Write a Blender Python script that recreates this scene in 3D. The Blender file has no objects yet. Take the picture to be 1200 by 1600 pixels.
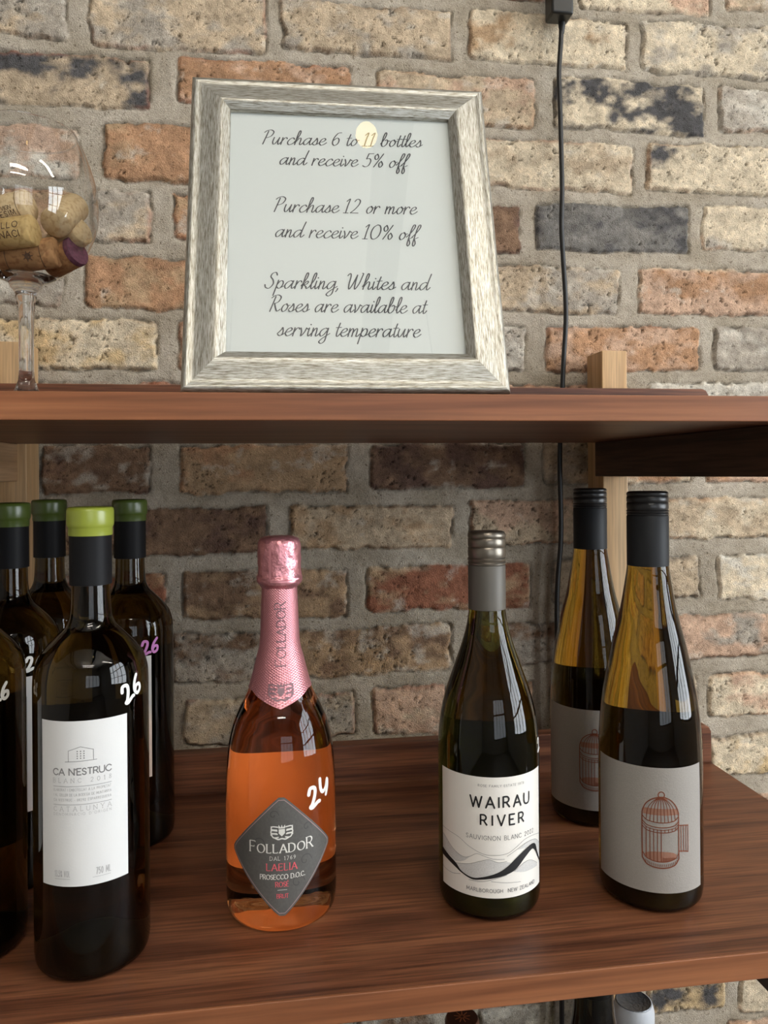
import bpy, bmesh, math, random
import numpy as np
from mathutils import Vector, Matrix, Euler

S = bpy.context.scene
COL = S.collection
PI = math.pi
ZC = 1.5                      # camera height above the floor
YAW, ROLL, FPX, CXP, CYP = math.radians(7.97), 0.008, 1200.0, 600.0, 742.0

# ------------------------------------------------------------------ camera
cam_d = bpy.data.cameras.new('camera')
cam = bpy.data.objects.new('camera', cam_d); COL.objects.link(cam)
cam_d.sensor_fit = 'VERTICAL'; cam_d.sensor_height = 24.0
cam_d.lens = 24.0 * FPX / 1600.0
cam_d.shift_y = -(800.0 - CYP) / 1600.0
cam_d.clip_start = 0.02; cam_d.clip_end = 100
cam.matrix_world = (Matrix.Translation((0, 0, ZC)) @ Matrix.Rotation(-YAW, 4, 'Z')
                    @ Matrix.Rotation(PI / 2, 4, 'X') @ Matrix.Rotation(-ROLL, 4, 'Z'))
S.camera = cam

# ------------------------------------------------------------------ world, exposure
S.view_settings.view_transform = 'Standard'
S.view_settings.look = 'None'
S.view_settings.gamma = 1.0
S.view_settings.exposure = 0.0
S.view_settings.use_curve_mapping = False
S.cycles.use_denoising = True
S.cycles.max_bounces = 10
S.cycles.diffuse_bounces = 4
S.cycles.glossy_bounces = 4
S.cycles.transmission_bounces = 8
S.cycles.transparent_max_bounces = 12
S.cycles.sample_clamp_indirect = 6.0
S.cycles.caustics_reflective = False
S.cycles.caustics_refractive = True
S.cycles.blur_glossy = 0.3
W = bpy.data.worlds.new('world'); S.world = W; W.use_nodes = True
W.node_tree.nodes['Background'].inputs[0].default_value = (0.75, 0.86, 1.0, 1)
W.node_tree.nodes['Background'].inputs[1].default_value = 0.6

# ------------------------------------------------------------------ lights (daylight through the shop windows)
def area(name, loc, rot, sx, sy, power, col):
    l = bpy.data.lights.new(name, 'AREA'); l.shape = 'RECTANGLE'; l.size = sx; l.size_y = sy
    l.energy = power; l.color = col
    o = bpy.data.objects.new(name, l); COL.objects.link(o); o.location = loc; o.rotation_euler = rot
    return o
RX0, RX1, RY0, RY1, RZ1 = -2.6, 3.0, -4.6, 0.945, 4.2     # room extents
area('daylight_right', (RX1 + 0.12, -0.85, 1.95), (0, PI / 2, 0), 2.3, 2.3, 190, (0.90, 0.95, 1.0))
area('daylight_front', (1.3, RY0 - 0.12, 1.75), (PI / 2, 0, 0), 2.6, 2.3, 45, (0.92, 0.96, 1.0))
CEIL_E = 34.0          # brightness of the strip lights' diffusers
BULB_E = 7.5

# ------------------------------------------------------------------ pixel -> place helpers (used for the brick wall)
def ray(x, y):
    u = (x - CXP) / FPX; v = (CYP - y) / FPX
    c, s = math.cos(ROLL), math.sin(ROLL)
    r = u * c + v * s; up = -u * s + v * c
    return (math.sin(YAW) + math.cos(YAW) * r, math.cos(YAW) - math.sin(YAW) * r, up)
def on_wall(x, y, Y):
    d = ray(x, y); t = Y / d[1]
    return d[0] * t, d[2] * t

# ------------------------------------------------------------------ node helpers
def lin(c):
    return tuple(((v / 255) / 12.92) if v / 255 <= 0.04045 else (((v / 255) + 0.055) / 1.055) ** 2.4 for v in c)
def new_mat(name):
    m = bpy.data.materials.new(name); m.use_nodes = True
    nt = m.node_tree; return m, nt, nt.nodes['Principled BSDF']
def simple(name, col, rough=0.5, metal=0.0, bump=0.0, bscale=200.0, var=0.0, spec=0.5, coat=0.0):
    m, nt, b = new_mat(name)
    b.inputs['Base Color'].default_value = (*col, 1); b.inputs['Roughness'].default_value = rough
    b.inputs['Metallic'].default_value = metal; b.inputs['Specular IOR Level'].default_value = spec
    b.inputs['Coat Weight'].default_value = coat; b.inputs['Coat Roughness'].default_value = 0.1
    tc = nt.nodes.new('ShaderNodeTexCoord')
    if var or bump:
        n = nt.nodes.new('ShaderNodeTexNoise'); n.inputs['Scale'].default_value = bscale; n.inputs['Detail'].default_value = 5
        nt.links.new(tc.outputs['Object'], n.inputs['Vector'])
        if var:
            r = nt.nodes.new('ShaderNodeValToRGB'); e = r.color_ramp.elements
            e[0].position = 0.3; e[1].position = 0.7
            e[0].color = (*[max(0, c * (1 - var)) for c in col], 1); e[1].color = (*[c * (1 + var) for c in col], 1)
            nt.links.new(n.outputs['Fac'], r.inputs['Fac']); nt.links.new(r.outputs['Color'], b.inputs['Base Color'])
        if bump:
            bp = nt.nodes.new('ShaderNodeBump'); bp.inputs['Strength'].default_value = bump; bp.inputs['Distance'].default_value = 0.001
            nt.links.new(n.outputs['Fac'], bp.inputs['Height']); nt.links.new(bp.outputs['Normal'], b.inputs['Normal'])
    return m
def wood(name, dark, mid, light, sc=1.0, rough=0.42, axis=0, streak=1.0):
    m, nt, b = new_mat(name); N = nt.nodes.new; L = nt.links.new
    tc = N('ShaderNodeTexCoord'); mp = N('ShaderNodeMapping')
    s = [48 * sc, 48 * sc, 48 * sc]; s[axis] = 2.0 * sc
    mp.inputs['Scale'].default_value = s
    L(tc.outputs['Object'], mp.inputs['Vector'])
    n1 = N('ShaderNodeTexNoise'); n1.inputs['Scale'].default_value = 1.0; n1.inputs['Detail'].default_value = 7; n1.inputs['Distortion'].default_value = 0.7
    L(mp.outputs[0], n1.inputs['Vector'])
    mp2 = N('ShaderNodeMapping'); s2 = [420 * sc, 420 * sc, 420 * sc]; s2[axis] = 14 * sc
    mp2.inputs['Scale'].default_value = s2; L(tc.outputs['Object'], mp2.inputs['Vector'])
    n2 = N('ShaderNodeTexNoise'); n2.inputs['Scale'].default_value = 1.0; n2.inputs['Detail'].default_value = 3
    L(mp2.outputs[0], n2.inputs['Vector'])
    r = N('ShaderNodeValToRGB'); e = r.color_ramp.elements
    e[0].position = 0.36; e[0].color = (*dark, 1); e[1].position = 0.66; e[1].color = (*light, 1)
    k = e.new(0.48); k.color = (*mid, 1)
    L(n1.outputs['Fac'], r.inputs['Fac'])
    r2 = N('ShaderNodeValToRGB'); e2 = r2.color_ramp.elements
    e2[0].position = 0.35; e2[0].color = (1 - 0.45 * streak,) * 3 + (1,); e2[1].position = 0.6; e2[1].color = (1, 1, 1, 1)
    L(n2.outputs['Fac'], r2.inputs['Fac'])
    mx = N('ShaderNodeMix'); mx.data_type = 'RGBA'; mx.blend_type = 'MULTIPLY'; mx.inputs[0].default_value = 1
    L(r.outputs['Color'], mx.inputs[6]); L(r2.outputs['Color'], mx.inputs[7])
    L(mx.outputs[2], b.inputs['Base Color'])
    b.inputs['Roughness'].default_value = rough; b.inputs['Specular IOR Level'].default_value = 0.4
    bp = N('ShaderNodeBump'); bp.inputs['Strength'].default_value = 0.12; bp.inputs['Distance'].default_value = 0.0006
    L(n2.outputs['Fac'], bp.inputs['Height']); L(bp.outputs['Normal'], b.inputs['Normal'])
    return m
def glass(name, col, ior=1.4, rough=0.0):
    m, nt, b = new_mat(name)
    b.inputs['Base Color'].default_value = (*col, 1); b.inputs['Roughness'].default_value = rough
    b.inputs['Transmission Weight'].default_value = 1.0; b.inputs['IOR'].default_value = ior
    return m
def thin_glass(name, tint=(0.98, 0.99, 0.99), ior=1.5, boost=1.0, power=5.0):
    m = bpy.data.materials.new(name); m.use_nodes = True; nt = m.node_tree; nt.nodes.clear(); N = nt.nodes.new; L = nt.links.new
    o = N('ShaderNodeOutputMaterial'); mix = N('ShaderNodeMixShader'); t = N('ShaderNodeBsdfTransparent'); g = N('ShaderNodeBsdfGlossy'); lw = N('ShaderNodeLayerWeight')
    t.inputs[0].default_value = (*tint, 1); g.inputs['Roughness'].default_value = 0.0; lw.inputs['Blend'].default_value = 0.5
    pw = N('ShaderNodeMath'); pw.operation = 'POWER'; pw.inputs[1].default_value = power; L(lw.outputs['Facing'], pw.inputs[0])
    f = N('ShaderNodeMath'); f.operation = 'MULTIPLY_ADD'; r0 = 2 * ((ior - 1) / (ior + 1)) ** 2; f.inputs[1].default_value = 1 - r0; f.inputs[2].default_value = r0; L(pw.outputs[0], f.inputs[0])
    if boost != 1.0:
        k = N('ShaderNodeMath'); k.operation = 'MULTIPLY'; k.inputs[1].default_value = boost; k.use_clamp = True
        L(f.outputs[0], k.inputs[0]); L(k.outputs[0], mix.inputs[0])
    else:
        L(f.outputs[0], mix.inputs[0])
    L(t.outputs[0], mix.inputs[1]); L(g.outputs[0], mix.inputs[2]); L(mix.outputs[0], o.inputs[0])
    return m
def emit(name, col, s):
    m = bpy.data.materials.new(name); m.use_nodes = True; nt = m.node_tree; nt.nodes.clear()
    o = nt.nodes.new('ShaderNodeOutputMaterial'); e = nt.nodes.new('ShaderNodeEmission')
    e.inputs[0].default_value = (*col, 1); e.inputs[1].default_value = s; nt.links.new(e.outputs[0], o.inputs[0])
    return m

M = {}
M['walnut'] = wood('walnut_veneer', (0.095, 0.032, 0.015), (0.170, 0.062, 0.029), (0.245, 0.096, 0.044))
M['walnut_lit_edge'] = wood('walnut_veneer_lit', (0.19, 0.066, 0.026), (0.27, 0.100, 0.041), (0.36, 0.145, 0.062), sc=0.7, streak=0.5)  # lighter copy of the walnut, frontal light on the edges put into the colour
M['bracket_shaded'] = wood('bracket_wood_shaded', (0.050, 0.024, 0.014), (0.085, 0.040, 0.022), (0.13, 0.062, 0.034), axis=1)  # right arms: shade on the inner face put into the wood colour
M['bracket_lit'] = wood('bracket_wood_lit', (0.36, 0.21, 0.105), (0.46, 0.28, 0.15), (0.55, 0.35, 0.20), axis=1, streak=0.5)  # left arms: window light falling on them put into the wood colour
M['beech'] = wood('pale_oak_post', (0.50, 0.31, 0.145), (0.60, 0.38, 0.19), (0.68, 0.46, 0.25), axis=2, sc=0.9, streak=0.55)
M['black_plastic'] = simple('black_plastic', (0.012, 0.012, 0.011), 0.35)
M['rubber'] = simple('black_rubber', (0.010, 0.010, 0.010), 0.4)
M['paper'] = simple('sign_paper', (0.71, 0.73, 0.70), 0.6)
M['white_label'] = simple('white_label_paper', (0.70, 0.70, 0.69), 0.55, bump=0.05, bscale=900)
M['cream_label'] = simple('cream_label_paper', (0.82, 0.79, 0.73), 0.6, bump=0.08, bscale=700)
M['grey_label'] = simple('grey_label_paper', (0.30, 0.278, 0.252), 0.65, bump=0.15, bscale=900, var=0.05)
M['charcoal_label'] = simple('charcoal_label_paper', (0.095, 0.092, 0.086), 0.45, bump=0.1, bscale=500, var=0.10)
M['ink'] = simple('black_ink', (0.010, 0.010, 0.011), 0.5)
M['grey_ink'] = simple('grey_ink', (0.20, 0.20, 0.20), 0.5)
M['mid_ink'] = simple('dark_grey_ink', (0.055, 0.055, 0.06), 0.5)
M['pale_ink'] = simple('pale_grey_ink', (0.42, 0.42, 0.42), 0.5)
M['tint_ink'] = simple('light_grey_tint', (0.60, 0.59, 0.57), 0.6, var=0.12, bscale=1500)
M['silver_ink'] = simple('silver_print', (0.72, 0.71, 0.66), 0.4)
M['pink_ink'] = simple('pink_print', (0.66, 0.115, 0.14), 0.45)
M['rose_line'] = simple('rose_grey_line', (0.36, 0.25, 0.25), 0.4)
M['scroll_ink'] = simple('dark_scroll_print', (0.055, 0.054, 0.052), 0.45)
M['copper_ink'] = simple('copper_foil_print', (0.22, 0.060, 0.028), 0.42, metal=0.25)
M['copper_wash'] = simple('copper_wash_print', (0.31, 0.155, 0.105), 0.5, metal=0.1)
M['wine_grey'] = simple('mauve_grey_print', (0.24, 0.14, 0.16), 0.45)
M['chalk'] = simple('white_paint_pen', (0.80, 0.80, 0.76), 0.5)
M['pink_pen'] = simple('pink_paint_pen', (0.62, 0.23, 0.58), 0.5)
M['lime'] = simple('lime_green_foil', (0.30, 0.35, 0.045), 0.30, spec=0.6, bump=0.05, bscale=90)
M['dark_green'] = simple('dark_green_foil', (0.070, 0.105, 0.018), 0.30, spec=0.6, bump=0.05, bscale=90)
M['sleeve'] = simple('black_satin_sleeve', (0.009, 0.009, 0.010), 0.5, spec=0.15)
M['slate_cap'] = simple('slate_screwcap', (0.020, 0.021, 0.023), 0.5, spec=0.18)
M['black_cap'] = simple('black_screwcap', (0.012, 0.012, 0.013), 0.32)
M['pewter'] = simple('pewter_screwcap', (0.22, 0.195, 0.16), 0.34, metal=0.85)
M['pewter_skirt'] = simple('matte_pewter_skirt', (0.125, 0.115, 0.10), 0.5, metal=0.3, spec=0.35)
M['copper_cap'] = simple('copper_brown_foil', (0.10, 0.035, 0.022), 0.35, metal=0.6)
M['white_cap'] = simple('white_foil', (0.62, 0.64, 0.67), 0.4)
M['grey_foil'] = simple('embossed_grey_foil', (0.20, 0.21, 0.22), 0.4, metal=0.6, bump=0.8, bscale=350)
M['glass_bordeaux'] = glass('dark_olive_glass', (0.12, 0.075, 0.016), 1.40)
M['glass_burgundy'] = glass('dark_green_glass', (0.24, 0.235, 0.050), 1.40)
M['glass_hock'] = glass('amber_olive_glass', (0.37, 0.23, 0.036), 1.40)
M['glass_rose'] = glass('rose_wine_glass', (1.0, 0.46, 0.20), 1.38)
M['clear'] = thin_glass('goblet_glass', (0.975, 0.98, 0.98), 1.45, power=3.2)
M['clear_solid'] = glass('clear_stem_glass', (0.98, 0.985, 0.985), 1.48)
M['pane'] = thin_glass('picture_glass', (0.97, 0.985, 0.98), 1.45)
M['winpane'] = thin_glass('window_glass', (0.97, 0.98, 0.98), 1.3)

# pink foil with a fine woven emboss
def pink_foil():
    m, nt, b = new_mat('pink_foil'); N = nt.nodes.new; L = nt.links.new
    b.inputs['Base Color'].default_value = (0.80, 0.34, 0.38, 1); b.inputs['Metallic'].default_value = 0.75; b.inputs['Roughness'].default_value = 0.36
    tc = N('ShaderNodeTexCoord')
    w = []
    for sgn in (1, -1):
        mp = N('ShaderNodeMapping'); mp.inputs['Rotation'].default_value = (0, 0, 0)
        L(tc.outputs['UV'], mp.inputs['Vector']); mp.inputs['Rotation'].default_value = (0, 0, sgn * 0.95)
        wv = N('ShaderNodeTexWave'); wv.inputs['Scale'].default_value = 190; wv.bands_direction = 'X'
        L(mp.outputs[0], wv.inputs['Vector']); w.append(wv)
    mx = N('ShaderNodeMath'); mx.operation = 'MULTIPLY'; L(w[0].outputs['Fac'], mx.inputs[0]); L(w[1].outputs['Fac'], mx.inputs[1])
    bp = N('ShaderNodeBump'); bp.inputs['Strength'].default_value = 0.55; bp.inputs['Distance'].default_value = 0.0006
    L(mx.outputs[0], bp.inputs['Height']); L(bp.outputs['Normal'], b.inputs['Normal'])
    return m
M['pink_foil'] = pink_foil()
M['pink_crumple'] = simple('crumpled_pink_foil', (0.80, 0.34, 0.38), 0.32, metal=0.75, bump=0.8, bscale=260)
def silver_leaf():
    m, nt, b = new_mat('brushed_champagne_silver'); N = nt.nodes.new; L = nt.links.new
    tc = N('ShaderNodeTexCoord'); mp = N('ShaderNodeMapping'); mp.inputs['Scale'].default_value = (110, 1700, 1700)
    L(tc.outputs['Object'], mp.inputs['Vector'])
    n = N('ShaderNodeTexNoise'); n.inputs['Scale'].default_value = 1; n.inputs['Detail'].default_value = 5; n.inputs['Roughness'].default_value = 0.65
    L(mp.outputs[0], n.inputs['Vector'])
    r = N('ShaderNodeValToRGB'); e = r.color_ramp.elements
    e[0].position = 0.33; e[0].color = (0.12, 0.10, 0.07, 1); e[1].position = 0.62; e[1].color = (0.60, 0.60, 0.56, 1)
    k = e.new(0.45); k.color = (0.34, 0.32, 0.26, 1)
    L(n.outputs['Fac'], r.inputs['Fac']); L(r.outputs['Color'], b.inputs['Base Color'])
    b.inputs['Metallic'].default_value = 0.7; b.inputs['Roughness'].default_value = 0.36
    bp = N('ShaderNodeBump'); bp.inputs['Strength'].default_value = 0.35; bp.inputs['Distance'].default_value = 0.0004
    L(n.outputs['Fac'], bp.inputs['Height']); L(bp.outputs['Normal'], b.inputs['Normal'])
    return m
M['silver'] = silver_leaf()
def cork(name, a, bcol):
    m, nt, b = new_mat(name); N = nt.nodes.new; L = nt.links.new
    tc = N('ShaderNodeTexCoord'); n = N('ShaderNodeTexNoise'); n.inputs['Scale'].default_value = 260; n.inputs['Detail'].default_value = 6
    L(tc.outputs['Object'], n.inputs['Vector'])
    r = N('ShaderNodeValToRGB'); e = r.color_ramp.elements; e[0].position = 0.36; e[0].color = (*bcol, 1); e[1].position = 0.52; e[1].color = (*a, 1)
    L(n.outputs['Fac'], r.inputs['Fac']); L(r.outputs['Color'], b.inputs['Base Color']); b.inputs['Roughness'].default_value = 0.8
    bp = N('ShaderNodeBump'); bp.inputs['Strength'].default_value = 0.4; bp.inputs['Distance'].default_value = 0.0008
    L(n.outputs['Fac'], bp.inputs['Height']); L(bp.outputs['Normal'], b.inputs['Normal'])
    return m
M['cork'] = cork('pale_cork', (0.60, 0.45, 0.25), (0.46, 0.31, 0.15))
M['cork_gold'] = cork('golden_cork', (0.50, 0.34, 0.13), (0.38, 0.24, 0.08))
M['cork_brown'] = cork('brown_cork', (0.36, 0.19, 0.075), (0.24, 0.11, 0.04))
M['cork_stain'] = simple('wine_stained_cork_end', (0.13, 0.045, 0.075), 0.75, bump=0.4, bscale=300, var=0.35)
M['cork_ink'] = simple('cork_brand_ink', (0.10, 0.055, 0.03), 0.7)
M['paint'] = simple('wall_paint', (0.40, 0.375, 0.345), 0.8)
M['ceiling'] = simple('ceiling_paint', (0.74, 0.72, 0.69), 0.85)
M['floor'] = simple('polished_concrete', (0.15, 0.13, 0.11), 0.55, var=0.15, bscale=3)
M['steel'] = simple('dark_steel', (0.03, 0.03, 0.032), 0.5)
M['winframe'] = simple('window_frame_paint', (0.05, 0.05, 0.055), 0.5)
M['tube'] = emit('strip_light_glow', (1.0, 0.93, 0.82), CEIL_E)
M['bulb'] = emit('warm_bulb_glow', (1.0, 0.74, 0.26), BULB_E)

# ------------------------------------------------------------------ mesh helpers
class MB:
    def __init__(s): s.v = []; s.f = []
    def add(s, vs, fs):
        o = len(s.v); s.v += [tuple(v) for v in vs]; s.f += [tuple(i + o for i in f) for f in fs]
    def box(s, x0, x1, y0, y1, z0, z1):
        s.add([(x0, y0, z0), (x1, y0, z0), (x1, y1, z0), (x0, y1, z0), (x0, y0, z1), (x1, y0, z1), (x1, y1, z1), (x0, y1, z1)],
              [(0, 3, 2, 1), (4, 5, 6, 7), (0, 1, 5, 4), (1, 2, 6, 5), (2, 3, 7, 6), (3, 0, 4, 7)])
    def lathe(s, prof, n=64, a0=0.0, a1=2 * PI, caps=True, rfun=None):
        full = abs(a1 - a0 - 2 * PI) < 1e-6; m = n if full else n + 1
        vs = []
        for (r, z) in prof:
            for i in range(m):
                a = a0 + (a1 - a0) * i / n
                rr = r if rfun is None else rfun(r, a, z)
                vs.append((rr * math.sin(a), -rr * math.cos(a), z))
        fs = []
        for j in range(len(prof) - 1):
            for i in range(n):
                i2 = (i + 1) % m
                fs.append((j * m + i, j * m + i2, (j + 1) * m + i2, (j + 1) * m + i))
        if full and caps:
            if prof[0][0] > 1e-5: fs.append(tuple(reversed(range(m))))
            if prof[-1][0] > 1e-5: fs.append(tuple((len(prof) - 1) * m + i for i in range(m)))
        s.add(vs, fs)
    def tube(s, pts, r, n=10):
        pts = [Vector(p) for p in pts]; vs = []; fs = []
        up = Vector((0.3, 0.9, 0.2))
        for i, p in enumerate(pts):
            t = (pts[min(i + 1, len(pts) - 1)] - pts[max(i - 1, 0)]).normalized()
            a = t.cross(up).normalized(); b = t.cross(a)
            rr = r[i] if isinstance(r, (list, tuple)) else r
            for k in range(n):
                th = 2 * PI * k / n; vs.append(p + a * rr * math.cos(th) + b * rr * math.sin(th))
        for i in range(len(pts) - 1):
            for k in range(n):
                k2 = (k + 1) % n; fs.append((i * n + k, i * n + k2, (i + 1) * n + k2, (i + 1) * n + k))
        fs.append(tuple(reversed(range(n)))); fs.append(tuple((len(pts) - 1) * n + k for k in range(n)))
        s.add(vs, fs)
    def build(s, name, mat, parent=None, smooth=True, loc=(0, 0, 0), rot=None, bevel=0.0, angle=40):
        me = bpy.data.meshes.new(name); me.from_pydata(s.v, [], s.f); me.update()
        bm = bmesh.new(); bm.from_mesh(me)
        bmesh.ops.remove_doubles(bm, verts=bm.verts, dist=1e-6)
        bmesh.ops.recalc_face_normals(bm, faces=bm.faces)
        bm.to_mesh(me); bm.free()
        if smooth:
            for p in me.polygons: p.use_smooth = True
            try: me.set_sharp_from_angle(angle=math.radians(angle))
            except Exception: pass
        o = bpy.data.objects.new(name, me); COL.objects.link(o)
        me.materials.append(mat)
        o.location = loc
        if rot is not None: o.rotation_euler = rot
        if parent is not None: o.parent = parent
        if bevel:
            b = o.modifiers.new('bevel', 'BEVEL'); b.width = bevel; b.segments = 3; b.limit_method = 'ANGLE'; b.harden_normals = False
        return o
def box_obj(name, mat, x0, x1, y0, y1, z0, z1, parent=None, bevel=0.0):
    cx, cy, cz = (x0 + x1) / 2, (y0 + y1) / 2, (z0 + z1) / 2
    m = MB(); m.box(x0 - cx, x1 - cx, y0 - cy, y1 - cy, z0 - cz, z1 - cz)
    o = m.build(name, mat, None, smooth=bool(bevel), bevel=bevel)
    o.location = (cx, cy, cz)
    if parent is not None:
        o.parent = parent; o.location = Vector((cx, cy, cz)) - parent.location
    return o
def empty(name, loc, label=None, cat=None, group=None, rot=(0, 0, 0)):
    o = bpy.data.objects.new(name, None); COL.objects.link(o); o.location = loc; o.rotation_euler = rot; o.empty_display_size = 0.05
    if label: o['label'] = label; o['category'] = cat
    if group: o['group'] = group
    return o
def structure(o): o['kind'] = 'structure'; return o
def interp_profile(pts, per=6):
    """monotone cubic through (r, z) points listed upward"""
    z = [p[1] for p in pts]; r = [p[0] for p in pts]; n = len(pts)
    d = [(r[i + 1] - r[i]) / (z[i + 1] - z[i]) for i in range(n - 1)]
    t = [d[0]] + [0 if d[i - 1] * d[i] <= 0 else 2 * d[i - 1] * d[i] / (d[i - 1] + d[i]) for i in range(1, n - 1)] + [d[-1]]
    out = []
    for i in range(n - 1):
        h = z[i + 1] - z[i]
        for k in range(per):
            s = k / per
            a = (1 + 2 * s) * (1 - s) ** 2; b = s * (1 - s) ** 2; c = s * s * (3 - 2 * s); e = s * s * (s - 1)
            out.append((a * r[i] + b * h * t[i] + c * r[i + 1] + e * h * t[i + 1], z[i] + s * h))
    out.append(pts[-1]); return out
def radius_at(prof, z):
    for (r0, z0), (r1, z1) in zip(prof, prof[1:]):
        if z0 <= z <= z1 and z1 > z0: return r0 + (r1 - r0) * (z - z0) / (z1 - z0)
    return prof[-1][0]

# ------------------------------------------------------------------ lettering: strokes swept by a pen into flat shapes
def catmull(pts, step):
    if len(pts) < 3: return densify(pts, step)
    P = [pts[0]] + list(pts) + [pts[-1]]; out = []
    for i in range(1, len(P) - 2):
        p0, p1, p2, p3 = P[i - 1], P[i], P[i + 1], P[i + 2]
        n = max(3, int(math.hypot(p2[0] - p1[0], p2[1] - p1[1]) / step))
        for k in range(n):
            t = k / n; t2 = t * t; t3 = t2 * t
            out.append(tuple(0.5 * (2 * p1[j] + (p2[j] - p0[j]) * t + (2 * p0[j] - 5 * p1[j] + 4 * p2[j] - p3[j]) * t2 + (3 * p1[j] - p0[j] - 3 * p2[j] + p3[j]) * t3) for j in (0, 1)))
    out.append(tuple(pts[-1])); return out
def densify(pts, step):
    out = []
    for a, b in zip(pts, pts[1:]):
        n = max(1, int(math.hypot(b[0] - a[0], b[1] - a[1]) / step))
        out += [(a[0] + (b[0] - a[0]) * k / n, a[1] + (b[1] - a[1]) * k / n) for k in range(n)]
    out.append(tuple(pts[-1])); return out
class Ink:
    """2D faces in a label plane (metres: u along, v up)"""
    def __init__(s): s.v = []; s.f = []
    def poly(s, pts):
        o = len(s.v); s.v += list(pts); s.f.append(tuple(range(o, o + len(pts))))
    def ribbon(s, pts, w, thin=None, nib=None, cap=True, wl=None):
        """w: full width; thin/nib: pen contrast (width across the nib angle)"""
        q = [pts[0]]
        for p in pts[1:]:
            if math.hypot(p[0] - q[-1][0], p[1] - q[-1][1]) > 1e-6: q.append(p)
        if len(q) < 2: s.dot(q[0], w / 2); return
        L, R, ws = [], [], []
        for i, p in enumerate(q):
            a = q[max(i - 1, 0)]; b = q[min(i + 1, len(q) - 1)]
            tx, ty = b[0] - a[0], b[1] - a[1]; l = math.hypot(tx, ty) or 1; tx /= l; ty /= l
            ww = w if wl is None else wl[i]
            if thin is not None:
                k = abs(tx * math.sin(nib) - ty * math.cos(nib)); ww = thin + (w - thin) * k ** 1.3
            ws.append(ww)
            L.append((p[0] - ty * ww / 2, p[1] + tx * ww / 2)); R.append((p[0] + ty * ww / 2, p[1] - tx * ww / 2))
        o = len(s.v); n = len(q); s.v += L + R
        for i in range(n - 1): s.f.append((o + i, o + n + i, o + n + i + 1, o + i + 1))
        if cap: s.dot(q[0], ws[0] / 2, 8); s.dot(q[-1], ws[-1] / 2, 8)
    def dot(s, c, r, n=12):
        s.poly([(c[0] + r * math.cos(2 * PI * k / n), c[1] + r * math.sin(2 * PI * k / n)) for k in range(n)])
    def fill_strip(s, up, lo):
        o = len(s.v); n = len(up); s.v += list(up) + list(lo)
        for i in range(n - 1): s.f.append((o + i, o + n + i, o + n + i + 1, o + i + 1))
    def build(s, name, mat, parent, fn, label=None):
        me = bpy.data.meshes.new(name)
        me.from_pydata([fn(u, v) for u, v in s.v], [], s.f); me.update()
        o = bpy.data.objects.new(name, me); COL.objects.link(o); me.materials.append(mat); o.parent = parent
        if label: o['label'] = label
        return o
def on_cyl(prof, off):
    """map label plane to a bottle: u is arc length at radius there, measured from the front, v height"""
    def f(u, v):
        r = radius_at(prof, v); a = u / r; r += off
        return (r * math.sin(a), -r * math.cos(a), v)
    return f

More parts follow.
